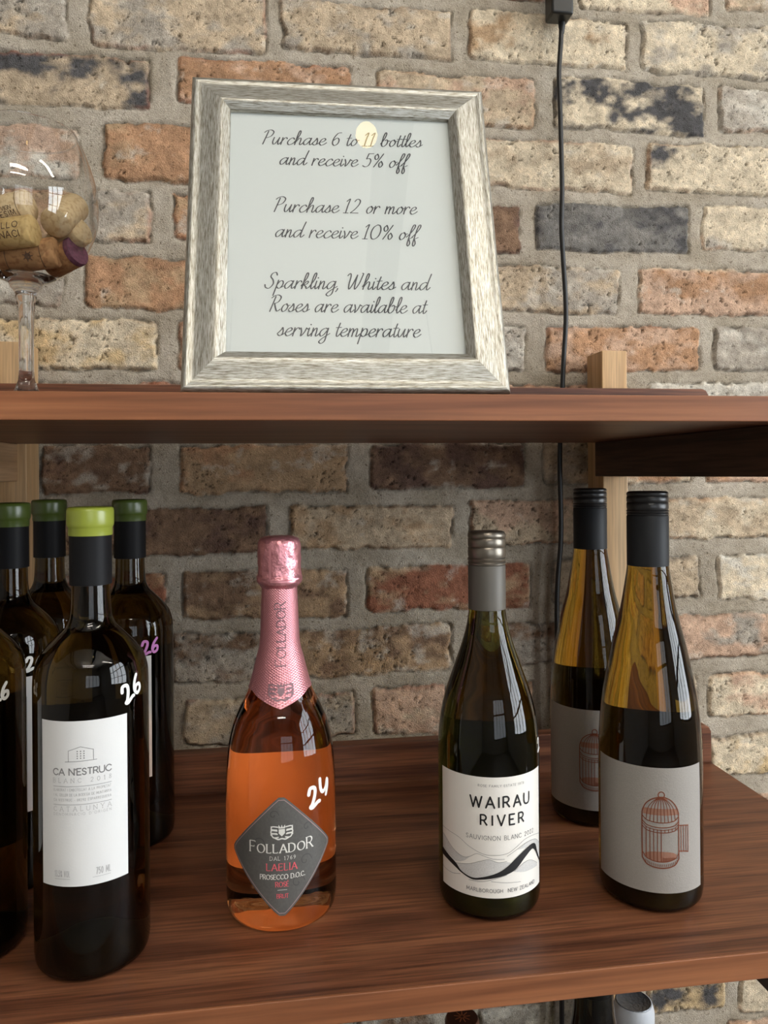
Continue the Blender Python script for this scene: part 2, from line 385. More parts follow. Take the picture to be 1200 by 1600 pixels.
CAPS = {  # width, straight/curved strokes in a unit-high cell
 'A': (.78, [[(0, 0), (.39, 1), (.78, 0)], [(.14, .34), (.64, .34)]]),
 'B': (.6, [[(0, 0), (0, 1)], 'c', [(0, 1), (.35, 1), (.5, .78), (.35, .54), (0, .53)], 'c', [(0, .53), (.4, .52), (.58, .27), (.4, 0), (0, 0)]]),
 'C': (.78, ['c', [(.76, .8), (.55, .98), (.3, .95), (.06, .68), (.06, .32), (.3, .05), (.55, .02), (.76, .2)]]),
 'D': (.74, [[(0, 0), (0, 1)], 'c', [(0, 1), (.35, .99), (.66, .75), (.66, .25), (.35, .01), (0, 0)]]),
 'E': (.55, [[(.52, 1), (0, 1), (0, 0), (.52, 0)], [(0, .52), (.44, .52)]]),
 'F': (.53, [[(.52, 1), (0, 1), (0, 0)], [(0, .5), (.42, .5)]]),
 'G': (.8, ['c', [(.76, .8), (.55, .98), (.3, .95), (.06, .68), (.06, .32), (.3, .05), (.55, .02), (.76, .2)], [(.76, .2), (.76, .45), (.5, .45)]]),
 'H': (.7, [[(0, 0), (0, 1)], [(.68, 0), (.68, 1)], [(0, .52), (.68, .52)]]),
 'I': (.06, [[(.03, 0), (.03, 1)]]),
 'L': (.5, [[(0, 1), (0, 0), (.48, 0)]]),
 'M': (.86, [[(0, 0), (.06, 1), (.42, .2), (.78, 1), (.84, 0)]]),
 'N': (.72, [[(0, 0), (0, 1), (.7, 0), (.7, 1)]]),
 'O': (.9, ['c', [(.45, 1), (.15, .86), (.02, .5), (.15, .14), (.45, 0), (.75, .14), (.88, .5), (.75, .86), (.45, 1)]]),
 'P': (.58, [[(0, 0), (0, 1)], 'c', [(0, 1), (.38, 1), (.55, .74), (.38, .48), (0, .47)]]),
 'R': (.64, [[(0, 0), (0, 1)], 'c', [(0, 1), (.38, 1), (.54, .76), (.38, .5), (0, .49)], [(.28, .49), (.62, 0)]]),
 'S': (.56, ['c', [(.5, .84), (.3, 1), (.06, .85), (.08, .62), (.44, .42), (.5, .17), (.28, 0), (.03, .17)]]),
 'T': (.66, [[(0, 1), (.64, 1)], [(.32, 1), (.32, 0)]]),
 'U': (.68, ['c', [(0, 1), (0, .35), (.1, .08), (.33, 0), (.56, .08), (.66, .35), (.66, 1)]]),
 'V': (.74, [[(0, 1), (.37, 0), (.74, 1)]]),
 'W': (1.08, [[(0, 1), (.27, 0), (.54, .92), (.81, 0), (1.08, 1)]]),
 'X': (.7, [[(0, 0), (.7, 1)], [(0, 1), (.7, 0)]]),
 'Y': (.7, [[(0, 1), (.35, .5), (.7, 1)], [(.35, .5), (.35, 0)]]),
 'Z': (.66, [[(0, 1), (.64, 1), (0, 0), (.64, 0)]]),
 "'": (.1, [[(.06, 1), (.02, .75)]]), '.': (.1, [[(.04, 0), (.05, .04)]]), ',': (.1, [[(.06, .05), (.0, -.15)]]),
 '0': (.62, ['c', [(.3, 1), (.08, .8), (.02, .5), (.08, .2), (.3, 0), (.52, .2), (.58, .5), (.52, .8), (.3, 1)]]),
 '1': (.36, [[(.02, .8), (.22, 1), (.22, 0)]]),
 '2': (.6, ['c', [(.04, .78), (.28, 1), (.52, .8), (.42, .5), (.02, 0)], [(.02, 0), (.56, 0)]]),
 '3': (.56, ['c', [(.04, .9), (.3, 1), (.48, .78), (.24, .54), (.5, .28), (.28, 0), (.02, .1)]]),
 '5': (.56, [[(.5, 1), (.1, 1), (.06, .55)], 'c', [(.06, .55), (.3, .63), (.52, .35), (.3, 0), (.02, .1)]]),
 '6': (.58, ['c', [(.46, .98), (.16, .7), (.03, .3), (.28, 0), (.53, .28), (.3, .58), (.05, .38)]]),
 '7': (.56, [[(.02, 1), (.54, 1), (.2, 0)]]),
 '8': (.56, ['c', [(.28, .53), (.06, .76), (.28, 1), (.5, .76), (.28, .53), (.03, .26), (.28, 0), (.53, .26), (.28, .53)]]),
 '9': (.58, ['c', [(.5, .6), (.26, .42), (.05, .7), (.28, 1), (.52, .72), (.42, .3), (.14, .02)]]),
 '%': (.8, [[(.1, 0), (.7, 1)], 'c', [(.18, 1), (.03, .8), (.18, .58), (.33, .8), (.18, 1)], 'c', [(.62, .42), (.47, .2), (.62, 0), (.77, .2), (.62, .42)]]),
 '-': (.4, [[(.05, .45), (.35, .45)]]), ' ': (.4, []),
}
CAPS['Q'] = (.9, CAPS['O'][1] + [[(.55, .25), (.85, -.08)]])
CAPS['É'] = (.55, CAPS['E'][1] + [[(.22, 1.14), (.38, 1.3)]])
def caps_text(ink, txt, uc, v0, h, width=None, w=0.12, gap=0.28, asp=1.0, serif=0.0, thin=None, big=None, step=0.0008):
    """txt centred on uc with baseline v0, cap height h; fitted to width when given by stretching the gaps"""
    sizes = [(big[1] if big and i in big[0] else 1.0) for i in range(len(txt))]
    base = sum(CAPS[c][0] * h * asp * k for c, k in zip(txt, sizes))
    g = gap * h
    if width is not None and len(txt) > 1:
        g = (width - base) / (len(txt) - 1)
        if g < 0.1 * h:
            asp *= (width - 0.14 * h * (len(txt) - 1)) / base; base = sum(CAPS[c][0] * h * asp * k for c, k in zip(txt, sizes)); g = 0.14 * h
    x = uc - (base + g * (len(txt) - 1)) / 2
    for c, k in zip(txt, sizes):
        cw, st = CAPS[c]; hh = h * k; curved = False
        if c == '.': ink.dot((x + .05 * h, v0 + .08 * h), .10 * h, 10); x += cw * hh * asp + g; continue
        for s_ in st:
            if s_ == 'c': curved = True; continue
            pts = [(x + p[0] * hh * asp, v0 + p[1] * hh) for p in s_]
            pl = catmull(pts, step) if curved else densify(pts, step)
            if thin is None:
                if curved or len(s_) == 2: ink.ribbon(pl, w * h, cap=curved)
                else:
                    for a, b in zip(pts, pts[1:]): ink.ribbon(densify([a, b], step), w * h)
            else:
                segs = [pl] if curved else [densify([a, b], step) for a, b in zip(pts, pts[1:])]
                for sg in segs: ink.ribbon(sg, w * h, thin * h, 0.25, cap=False)
            if serif and not curved:
                for e, o2 in ((pts[0], pts[1]), (pts[-1], pts[-2])):
                    if abs(e[1] - o2[1]) > 0.3 * hh:
                        ink.ribbon(densify([(e[0] - serif * h, e[1]), (e[0] + serif * h, e[1])], step), (thin or w) * h * 1.1, cap=False)
                    elif abs(e[0] - o2[0]) > 0.25 * hh and c in 'EFLTZ':
                        ink.ribbon([(e[0], e[1] - serif * h * (1 if e[1] > v0 + .7 * hh else -1)), e], (thin or w) * h * 1.1, cap=False)
            curved = False
        x += cw * hh * asp + g
SCRIPT = {  # lower case in x-heights, slant is added later
 'a': (1.28, [[(1.0, .86), (.72, 1.0), (.32, .8), (.1, .4), (.25, .02), (.58, .15), (.95, .72)], [(1.04, 1.0), (.92, .35), (1.05, .02), (1.4, .35)]]),
 'b': (1.12, [[(.0, .35), (.42, 1.2), (.55, 1.85), (.4, 2.05), (.24, 1.6), (.14, .6), (.2, .1), (.48, .0), (.82, .35), (.88, .8), (.7, 1.0), (.5, .85)], [(.88, .85), (1.2, .8)]]),
 'c': (1.0, [[(.92, .8), (.72, 1.0), (.35, .8), (.12, .35), (.3, .0), (.65, .05), (1.08, .38)]]),
 'd': (1.32, [[(1.0, .86), (.72, 1.0), (.32, .8), (.1, .4), (.25, .02), (.58, .15), (.98, .75)], [(1.28, 2.1), (1.08, 1.2), (.96, .3), (1.1, .02), (1.42, .35)]]),
 'e': (.98, [[(.12, .42), (.55, .52), (.84, .8), (.66, 1.0), (.32, .82), (.12, .35), (.35, .0), (.7, .08), (1.06, .38)]]),
 'f': (.72, [[(.0, .35), (.45, .9), (.85, 1.6), (.9, 2.0), (.7, 2.05), (.5, 1.4), (.36, .4), (.26, -.55), (.42, -.85), (.58, -.5), (.42, .0), (.3, .1)], [(.35, .1), (.85, .35)]]),
 'g': (1.25, [[(1.0, .86), (.72, 1.0), (.32, .8), (.1, .4), (.25, .02), (.58, .15), (.95, .72)], [(1.04, 1.0), (.96, .2), (.86, -.6), (.5, -.9), (.2, -.7), (.55, -.25), (1.35, .35)]]),
 'h': (1.15, [[(.0, .35), (.46, 1.3), (.56, 1.9), (.4, 2.05), (.26, 1.5), (.12, .0)], [(.15, .3), (.5, .9), (.76, .95), (.8, .6), (.75, .15), (.9, .0), (1.22, .35)]]),
 'i': (.52, [[(.2, 1.0), (.14, .3), (.26, .0), (.58, .35)], [(.3, 1.42), (.31, 1.46)]]),
 'k': (1.05, [[(.0, .35), (.46, 1.3), (.56, 1.9), (.4, 2.05), (.26, 1.5), (.12, .0)], [(.18, .45), (.6, .98), (.76, .85), (.6, .58), (.3, .5), (.55, .3), (.72, .02), (1.1, .35)]]),
 'l': (.52, [[(.0, .35), (.42, 1.2), (.52, 1.9), (.38, 2.05), (.22, 1.6), (.14, .4), (.28, .0), (.58, .35)]]),
 'm': (1.5, [[(.18, 1.0), (.14, .5), (.1, 0)], [(.13, .4), (.4, .92), (.6, .95), (.62, .6), (.57, 0)], [(.6, .4), (.9, .92), (1.1, .95), (1.12, .5), (1.08, .1), (1.22, 0), (1.55, .35)]]),
 'n': (1.0, [[(.18, 1.0), (.14, .5), (.1, 0)], [(.13, .4), (.42, .92), (.62, .95), (.64, .5), (.6, .1), (.74, 0), (1.06, .35)]]),
 'o': (1.0, [[(.65, .98), (.3, .82), (.12, .35), (.32, 0), (.68, .2), (.85, .65), (.65, .98)], [(.62, .95), (.8, .78), (1.12, .82)]]),
 'p': (1.05, [[(.24, 1.05), (.14, .2), (.0, -.9)], [(.14, .4), (.45, .92), (.78, .95), (.88, .55), (.65, .08), (.38, .03), (.2, .2)], [(.6, .05), (1.1, .35)]]),
 'r': (.82, [[(.18, 1.0), (.14, .5), (.1, 0)], [(.13, .4), (.4, .9), (.64, 1.02), (.76, .86)]]),
 's': (.85, [[(.0, .25), (.38, .75), (.5, 1.02), (.64, .55), (.58, .15), (.33, 0), (.1, .12)], [(.58, .1), (.92, .35)]]),
 't': (.62, [[(.42, 1.65), (.24, .7), (.24, .1), (.4, 0), (.68, .35)], [(.02, 1.08), (.66, 1.13)]]),
 'u': (1.15, [[(.18, 1.0), (.1, .4), (.24, .02), (.5, .15), (.82, .8)], [(.88, 1.0), (.8, .3), (.92, 0), (1.22, .35)]]),
 'v': (.95, [[(.1, .98), (.26, .5), (.28, .0), (.62, .45), (.8, 1.0)], [(.8, .96), (1.05, .85)]]),
 ',': (.4, [[(.2, .08), (.16, -.12), (.02, -.35)]]),
 ' ': (.72, []),
 'P': (1.3, [[(.5, 1.9), (.34, 1.0), (.16, .0)], [(.0, 1.7), (.35, 2.0), (.85, 2.08), (1.22, 1.78), (1.02, 1.22), (.55, .95), (.32, 1.0)]]),
 'R': (1.5, [[(.5, 1.9), (.34, 1.0), (.16, .0)], [(.0, 1.7), (.35, 2.0), (.85, 2.08), (1.2, 1.8), (1.0, 1.25), (.55, 1.0)], [(.55, 1.0), (.82, .4), (1.08, .05), (1.45, .3)]]),
 'S': (1.3, [[(1.22, 1.72), (1.02, 2.05), (.62, 1.92), (.5, 1.5), (.85, 1.08), (.98, .55), (.62, .02), (.18, .1), (.02, .45)]]),
 'W': (2.1, [[(.0, 1.75), (.25, 2.05), (.42, 1.7), (.38, .6), (.5, .0), (.85, .7), (1.2, 1.85)], [(1.2, 1.85), (1.12, .8), (1.2, .0), (1.6, .7), (1.82, 1.6), (1.9, 2.05), (1.75, 2.1)]]),
 '0': (1.45, [[(.75, 1.95), (.3, 1.6), (.08, .85), (.25, .12), (.65, .0), (1.1, .4), (1.28, 1.15), (1.1, 1.8), (.75, 1.95)]]),
 '1': (.85, [[(.1, 1.6), (.48, 1.95), (.34, 1.0), (.25, .0)], [(-.05, 0), (.6, 0)]]),
 '2': (1.3, [[(.3, 1.6), (.6, 1.95), (1.0, 1.75), (.95, 1.2), (.5, .5), (.0, .02)], [(.0, .02), (1.05, .02)]]),
 '5': (1.2, [[(1.15, 1.95), (.5, 1.92)], [(.5, 1.92), (.32, 1.15)], [(.32, 1.15), (.75, 1.2), (.95, .8), (.75, .2), (.35, 0), (.0, .15)]]),
 '6': (1.25, [[(1.1, 1.9), (.6, 1.75), (.2, 1.0), (.18, .3), (.5, .0), (.9, .3), (.95, .85), (.65, 1.1), (.25, .75)]]),
 '%': (1.6, [[(1.3, 1.95), (.3, .0)], [(.5, 1.9), (.22, 1.6), (.28, 1.2), (.52, 1.1), (.72, 1.45), (.5, 1.9)], [(1.2, .85), (.95, .55), (1.0, .12), (1.22, .0), (1.45, .4), (1.2, .85)]]),
}
def script_text(ink, txt, u0, u1, v0, v1, slant=0.22):
    adv = sum(SCRIPT[c][0] for c in txt); k = (u1 - u0) / (adv + 0.2); xh = 0.0066
    x = 0
    for c in txt:
        aw, st = SCRIPT[c]
        for s_ in st:
            pts = []
            for p in s_:
                u = u0 + (x + p[0]) * k + (p[1] - 0.5) * xh * slant
                pts.append((u, v0 + (v1 - v0) * (u - u0) / (u1 - u0) + p[1] * xh))
            if len(s_) == 2 and abs(s_[0][0] - s_[1][0]) < 0.05 and abs(s_[0][1] - s_[1][1]) < 0.1:
                ink.dot(pts[0], 0.00058)
            else:
                ink.ribbon(catmull(pts, 0.0003), 0.00112, 0.00050, 0.35)
        x += aw

# ================================================================== THE ROOM
def room():
    t = 0.1
    f = structure(box_obj('floor', M['floor'], RX0, RX1, RY0, 1.05, -t, 0))
    c = structure(box_obj('ceiling', M['ceiling'], RX0, RX1, RY0, 1.05, RZ1, RZ1 + t))
    structure(box_obj('wall_left', M['paint'], RX0 - t, RX0, RY0, 1.05, 0, RZ1))
    m = MB()                                                   # right wall round its window
    wy0, wy1, wz0, wz1 = -2.0, 0.3, 0.8, 3.1
    m.box(RX1, RX1 + t, RY0, wy0, 0, RZ1); m.box(RX1, RX1 + t, wy1, 1.05, 0, RZ1)
    m.box(RX1, RX1 + t, wy0, wy1, 0, wz0); m.box(RX1, RX1 + t, wy0, wy1, wz1, RZ1)
    structure(m.build('wall_right', M['paint'], smooth=False))
    w = MB()
    for k in range(5):
        y = wy0 + (wy1 - wy0) * k / 4; w.box(RX1 + 0.02, RX1 + 0.07, y - 0.03, y + 0.03, wz0, wz1)
    for k in range(4):
        z = wz0 + (wz1 - wz0) * k / 3; w.box(RX1 + 0.021, RX1 + 0.069, wy0, wy1, z - 0.03, z + 0.03)
    wo = structure(w.build('window_1', M['winframe'], smooth=False))
    p = MB(); p.add([(RX1 + 0.045, wy0, wz0), (RX1 + 0.045, wy1, wz0), (RX1 + 0.045, wy1, wz1), (RX1 + 0.045, wy0, wz1)], [(0, 1, 2, 3)])
    p.build('window_pane', M['winpane'], wo, smooth=False)
    m = MB(); a0, a1, b0, b1 = 0.0, 2.6, 0.6, 2.9              # wall behind the camera with the shop front
    m.box(RX0, a0, RY0 - t, RY0, 0, RZ1); m.box(a1, RX1, RY0 - t, RY0, 0, RZ1)
    m.box(a0, a1, RY0 - t, RY0, 0, b0); m.box(a0, a1, RY0 - t, RY0, b1, RZ1)
    structure(m.build('wall_front', M['paint'], smooth=False))
    w = MB()
    for k in range(5):
        x = a0 + (a1 - a0) * k / 4; w.box(x - 0.03, x + 0.03, RY0 - 0.07, RY0 - 0.02, b0, b1)
    for z in (b0, 2.2, b1): w.box(a0, a1, RY0 - 0.069, RY0 - 0.021, z - 0.03, z + 0.03)
    wo = structure(w.build('window_2', M['winframe'], smooth=False))
    p = MB(); p.add([(a0, RY0 - 0.045, b0), (a1, RY0 - 0.045, b0), (a1, RY0 - 0.045, b1), (a0, RY0 - 0.045, b1)], [(0, 1, 2, 3)])
    p.build('window_pane', M['winpane'], wo, smooth=False)
    # roof trusses
    for i, x in enumerate((-1.5, 0.35, 2.2)):
        m = MB(); m.box(x - 0.04, x + 0.04, RY0, 0.9, 3.95, 4.03); m.box(x - 0.04, x + 0.04, RY0, 0.9, 3.55, 3.62)
        y = RY0 + 0.3; k = 0
        while y < 0.6:
            z0, z1 = (3.6, 3.98) if k % 2 == 0 else (3.98, 3.6)
            m.tube([(x, y, z0), (x, y + 0.45, z1)], 0.022, 6); y += 0.45; k += 1
        structure(m.build('trim_%d' % (i + 1), M['steel'], smooth=False))
room()

# ---- brick wall: one relief of reclaimed bricks in mortar
YF = 0.937
C0 = dict(cream=(214, 196, 166), beige=(192, 170, 140), grey=(174, 163, 147), pink=(200, 164, 136), orange=(180, 136, 100),
          red=(156, 98, 72), dred=(106, 80, 68), char=(84, 82, 82), brown=(136, 106, 82), ash=(122, 118, 112), white=(208, 200, 184), tan=(180, 148, 112), gold=(212, 182, 134))
def desat(c, k=.88):
    g = .3 * c[0] + .55 * c[1] + .15 * c[2]
    return tuple(g + (v - g) * k for v in c)
C_ = {n: desat(c) for n, c in C0.items()}
BR = [  # x0, y0, x1, y1 as seen, face colour, patch colour, patch amount, edge colour
 (-110, -30, 100, 48, 'grey', 'beige', .4, 'brown'), (138, -26, 416, 73, 'beige', 'grey', .35, 'red'), (440, 5, 707, 82, 'grey', 'beige', .5, 'brown'),
 (736, 20, 983, 98, 'cream', 'tan', .25, 'brown'), (1006, 36, 1290, 118, 'grey', 'cream', .5, 'white'),
 (610, -78, 870, -10, 'red', 'beige', .5, 'red'), (905, -64, 1113, 14, 'pink', 'cream', .5, 'dred'), (1140, -55, 1390, 20, 'beige', 'pink', .4, 'brown'), (330, -90, 590, -18, 'beige', 'grey', .4, 'brown'),
 (-70, 78, 233, 160, 'beige', 'char', .42, 'red'), (277, 92, 548, 165, 'orange', 'pink', .3, 'red'), (588, 114, 836, 191, 'pink', 'beige', .5, 'orange'),
 (869, 124, 1104, 203, 'char', 'cream', .52, 'char'), (1127, 139, 1380, 207, 'white', 'grey', .5, 'orange'),
 (-140, 190, 122, 270, 'pink', 'white', .4, 'orange'), (160, 193, 420, 283, 'tan', 'orange', .5, 'brown'), (450, 210, 700, 285, 'beige', 'grey', .4, 'brown'), (742, 217, 991, 294, 'beige', 'cream', .5, 'red'), (1016, 226, 1270, 301, 'cream', 'char', .16, 'orange'),
 (-120, 290, 112, 365, 'orange', 'tan', .4, 'red'), (142, 296, 234, 376, 'grey', 'beige', .3, 'red'), (271, 302, 480, 374, 'orange', 'tan', .4, 'red'), (510, 310, 660, 384, 'beige', 'grey', .4, 'brown'), (690, 318, 814, 392, 'dred', 'brown', .4, 'dred'), (840, 318, 1078, 390, 'char', 'ash', .45, 'ash'), (1101, 324, 1330, 393, 'cream', 'grey', .25, 'orange'),
 (-150, 394, 95, 475, 'white', 'grey', .5, 'brown'), (131, 400, 345, 482, 'tan', 'orange', .45, 'brown'), (375, 402, 690, 484, 'beige', 'pink', .4, 'brown'), (725, 413, 968, 486, 'grey', 'beige', .45, 'brown'), (1003, 421, 1260, 491, 'pink', 'orange', .3, 'cream'),
 (-60, 496, 246, 578, 'gold', 'cream', .5, 'tan'), (281, 504, 520, 578, 'red', 'pink', .4, 'red'), (550, 508, 824, 578, 'white', 'grey', .5, 'grey'), (856, 510, 1096, 579, 'orange', 'pink', .4, 'red'), (1120, 513, 1380, 581, 'grey', 'white', .4, 'beige'),
 (-80, 598, 180, 672, 'beige', 'grey', .4, 'brown'), (216, 597, 470, 672, 'pink', 'red', .4, 'red'), (500, 600, 760, 672, 'beige', 'tan', .4, 'brown'), (790, 600, 985, 672, 'pink', 'orange', .3, 'red'), (1018, 598, 1280, 668, 'white', 'grey', .4, 'grey'),
 (-180, 697, 30, 772, 'beige', 'tan', .4, 'brown'), (64, 697, 235, 771, 'brown', 'dred', .45, 'red'), (283, 696, 543, 771, 'orange', 'tan', .5, 'brown'), (582, 693, 823, 764, 'dred', 'brown', .4, 'grey'), (850, 690, 940, 756, 'grey', 'beige', .4, 'brown'), (968, 690, 1083, 757, 'cream', 'orange', .35, 'grey'), (1108, 690, 1360, 753, 'pink', 'orange', .4, 'beige'),
 (-80, 797, 175, 870, 'brown', 'tan', .4, 'dred'), (205, 795, 418, 867, 'dred', 'brown', .5, 'dred'), (453, 791, 708, 858, 'tan', 'beige', .5, 'brown'), (737, 782, 916, 853, 'pink', 'beige', .5, 'red'), (945, 780, 1010, 850, 'beige', 'tan', .4, 'brown'), (1036, 779, 1300, 841, 'cream', 'beige', .4, 'orange'),
 (-180, 897, 60, 968, 'brown', 'tan', .4, 'dred'), (90, 900, 258, 950, 'orange', 'red', .5, 'red'), (285, 892, 545, 967, 'tan', 'brown', .4, 'brown'), (576, 885, 831, 954, 'red', 'tan', .35, 'beige'), (866, 874, 1097, 938, 'grey', 'beige', .5, 'char'), (1126, 868, 1390, 935, 'white', 'cream', .5, 'grey'),
 (-120, 992, 130, 1066, 'brown', 'tan', .4, 'dred'), (160, 992, 236, 1066, 'brown', 'tan', .4, 'dred'), (268, 990, 440, 1066, 'grey', 'brown', .4, 'brown'), (462, 982, 706, 1056, 'brown', 'tan', .5, 'grey'), (738, 975, 905, 1041, 'brown', 'grey', .5, 'dred'), (930, 968, 1030, 1034, 'beige', 'grey', .5, 'dred'), (1056, 960, 1310, 1027, 'grey', 'pink', .5, 'brown'),
 (-30, 1095, 250, 1168, 'brown', 'tan', .4, 'dred'), (288, 1090, 555, 1160, 'beige', 'grey', .4, 'red'), (584, 1074, 698, 1150, 'beige', 'pink', .5, 'red'), (725, 1068, 836, 1140, 'beige', 'orange', .4, 'red'), (865, 1062, 1092, 1128, 'beige', 'pink', .4, 'brown'), (1112, 1050, 1370, 1117, 'cream', 'pink', .25, 'orange'),
 (-90, 1192, 160, 1262, 'brown', 'tan', .4, 'dred'), (190, 1190, 430, 1262, 'beige', 'tan', .4, 'dred'), (460, 1180, 720, 1250, 'beige', 'tan', .4, 'dred'), (750, 1165, 960, 1240, 'tan', 'beige', .4, 'dred'), (985, 1155, 1085, 1222, 'tan', 'beige', .4, 'dred'), (1112, 1147, 1330, 1208, 'gold', 'cream', .5, 'brown'),
 (930, 1250, 1145, 1310, 'tan', 'beige', .4, 'dred'), (1172, 1236, 1400, 1298, 'pink', 'orange', .4, 'orange'),
 (1030, 1342, 1260, 1405, 'cream', 'pink', .4, 'orange'), (1120, 1435, 1350, 1492, 'beige', 'pink', .4, 'orange'),
 (560, 1572, 715, 1640, 'brown', 'grey', .5, 'dred'), (752, 1566, 990, 1632, 'grey', 'white', .3, 'brown'), (1015, 1525, 1138, 1584, 'gold', 'char', .25, 'cream'), (1160, 1518, 1400, 1575, 'cream', 'beige', .3, 'orange'),
 (1140, 1590, 1380, 1650, 'pink', 'orange', .4, 'orange'), (870, 1650, 1110, 1715, 'beige', 'pink', .4, 'brown'), (300, 1590, 530, 1660, 'beige', 'grey', .4, 'brown'),
]
def brick_wall():
    rng = np.random.default_rng(11)
    bricks = []
    for (x0, y0, x1, y1, a, b, k, e) in BR:
        mx, my = (x0 + x1) / 2, (y0 + y1) / 2
        X0 = on_wall(x0, my, YF)[0]; X1 = on_wall(x1, my, YF)[0]; Z1 = on_wall(mx, y0, YF)[1]; Z0 = on_wall(mx, y1, YF)[1]
        bricks.append((X0, X1, Z0 + ZC, Z1 + ZC, a, b, k, e))
    # the rest of the wall, in the same gauge
    pitch = 0.0769; names = [n for n in C_ if n not in ('ash', 'white')]
    zr = ZC + 0.5485
    nrow0 = int((0 - zr) / pitch) - 1; nrow1 = int((RZ1 - zr) / pitch) + 1
    R0 = np.random.default_rng(5)
    extra = []
    for r in range(nrow0, nrow1):
        zc = zr + r * pitch; x = RX0 - R0.uniform(0, .2)
        while x < RX1:
            l = R0.uniform(.185, .215) if R0.random() < .72 else R0.uniform(.085, .11)
            c = (x, x + l, zc - .0285, zc + .0285)
            x += l + R0.uniform(.018, .026)
            free = [(c[0], c[1])]                              # keep what the measured bricks leave free
            for b in bricks:
                if c[2] < b[3] - .004 and c[3] > b[2] + .004:
                    nxt = []
                    for (f0, f1) in free:
                        if b[1] + .014 <= f0 or b[0] - .014 >= f1: nxt.append((f0, f1)); continue
                        if b[0] - .018 - f0 > .045: nxt.append((f0, b[0] - .018))
                        if f1 - b[1] - .018 > .045: nxt.append((b[1] + .018, f1))
                    free = nxt
            for (f0, f1) in free:
                extra.append((f0, f1, c[2], c[3], names[R0.integers(0, len(names))], names[R0.integers(0, len(names))], R0.uniform(.3, .5), 'brown'))
    bricks += extra
    def axis(lo, hi, a, b, fine, coarse):
        p = [np.arange(a, b, fine)]
        if lo < a: p.insert(0, np.linspace(lo, a, max(2, int((a - lo) / coarse)), endpoint=False))
        p.append(np.linspace(p[-1][-1] + fine, hi, max(2, int((hi - b) / coarse))))
        return np.concatenate(p)
    xs = axis(RX0, RX1, -0.66, 0.86, 0.0020, 0.009)
    zs = axis(0.0, RZ1, ZC - 0.74, ZC + 0.80, 0.0020, 0.009)
    nx, nz = len(xs), len(zs)
    X, Z = np.meshgrid(xs, zs)
    def noise(sx, sz, seed, oct=1):
        out = np.zeros_like(X); amp = 1; tot = 0
        for o in range(oct):
            g = np.random.default_rng(seed + o).random((1024, 1024))
            u = (X + 7) / sx; v = (Z + 3) / sz
            i = np.floor(u).astype(int); j = np.floor(v).astype(int); fu = u - i; fv = v - j
            fu = fu * fu * (3 - 2 * fu); fv = fv * fv * (3 - 2 * fv)
            i0, i1, j0, j1 = i % 1024, (i + 1) % 1024, j % 1024, (j + 1) % 1024
            out += amp * ((g[j0, i0] * (1 - fu) + g[j0, i1] * fu) * (1 - fv) + (g[j1, i0] * (1 - fu) + g[j1, i1] * fu) * fv)
            tot += amp; amp *= 0.55; sx /= 2.1; sz /= 2.1
        return out / tot
    wob1 = noise(.028, .028, 1, 3) - .5; wob2 = noise(.028, .028, 21, 3) - .5; rag = noise(.010, .010, 41, 3) - .5
    big = noise(.05, .035, 61, 4); fine = noise(.007, .007, 81, 3); pits = noise(.0042, .0042, 91, 2) + .22 * np.clip(.62 - noise(.06, .04, 95, 2), 0, .4) / .4; blot = noise(.03, .02, 101, 4); stain = noise(.07, .05, 121, 4); speck = noise(.0036, .0036, 131, 2); cloud = noise(.016, .012, 141, 4); lime = noise(.022, .016, 151, 5)
    H = np.zeros_like(X)
    mort = np.array(lin((184, 174, 158))); mort2 = np.array(lin((162, 151, 133)))
    tM = np.clip((big - .3) / .4, 0, 1)[..., None]
    Ccol = mort * tM + mort2 * (1 - tM)
    Ccol = Ccol * (0.86 + 0.28 * fine[..., None])
    H += (big - .5) * .003 + (fine - .5) * .0010 + (rag) * .0010
    for bi, (X0, X1, Z0, Z1, a, b, k, e) in enumerate(bricks):
        m = .02
        i0, i1 = np.searchsorted(xs, X0 - m), np.searchsorted(xs, X1 + m); j0, j1 = np.searchsorted(zs, Z0 - m), np.searchsorted(zs, Z1 + m)
        if i1 - i0 < 2 or j1 - j0 < 2: continue
        sl = (slice(j0, j1), slice(i0, i1))
        cx, cz, hx, hz = (X0 + X1) / 2, (Z0 + Z1) / 2, (X1 - X0) / 2, (Z1 - Z0) / 2
        rr = rng.uniform(.0015, .0065); sl_ = rng.uniform(-.012, .012)
        dx = np.abs(X[sl] - cx + wob1[sl] * .009) - (hx - rr); dz = np.abs(Z[sl] - cz + sl_ * (X[sl] - cx) + wob2[sl] * .009) - (hz - rr)
        sd = np.hypot(np.maximum(dx, 0), np.maximum(dz, 0)) + np.minimum(np.maximum(dx, dz), 0) - rr + rag[sl] * .0045
        ins = np.clip(-sd / .0026, 0, 1); ins = ins * ins * (3 - 2 * ins)
        pro = rng.uniform(.0010, .0042)
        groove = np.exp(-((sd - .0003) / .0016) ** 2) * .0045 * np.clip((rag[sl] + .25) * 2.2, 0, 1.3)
        face = pro + (big[sl] - .5) * .006 + (fine[sl] - .5) * .0018 - np.clip(.27 - pits[sl], 0, 1) * .02
        H[sl] = H[sl] * (1 - ins) + face * ins - groove
        ca, cb, ce = (np.array(lin(C_[q])) for q in (a, b, e))
        ca = ca * rng.uniform(.93, 1.06)
        th = np.clip((blot[sl] - (1 - k) + .22 + (stain[sl] - .5) * .9) / .24, 0, 1)[..., None]
        col = ca * (1 - th) + cb * th
        ed = np.clip(1 + (sd + .0005) / .0050, 0, 1) * np.clip((stain[sl] - .46) / .12, 0, 1)
        col = col * (1 - ed[..., None] * .65) + ce * ed[..., None] * .65
        col = col * (0.78 + .44 * fine[sl][..., None]) * (0.66 + .68 * cloud[sl][..., None]) * (0.84 + .32 * speck[sl][..., None])
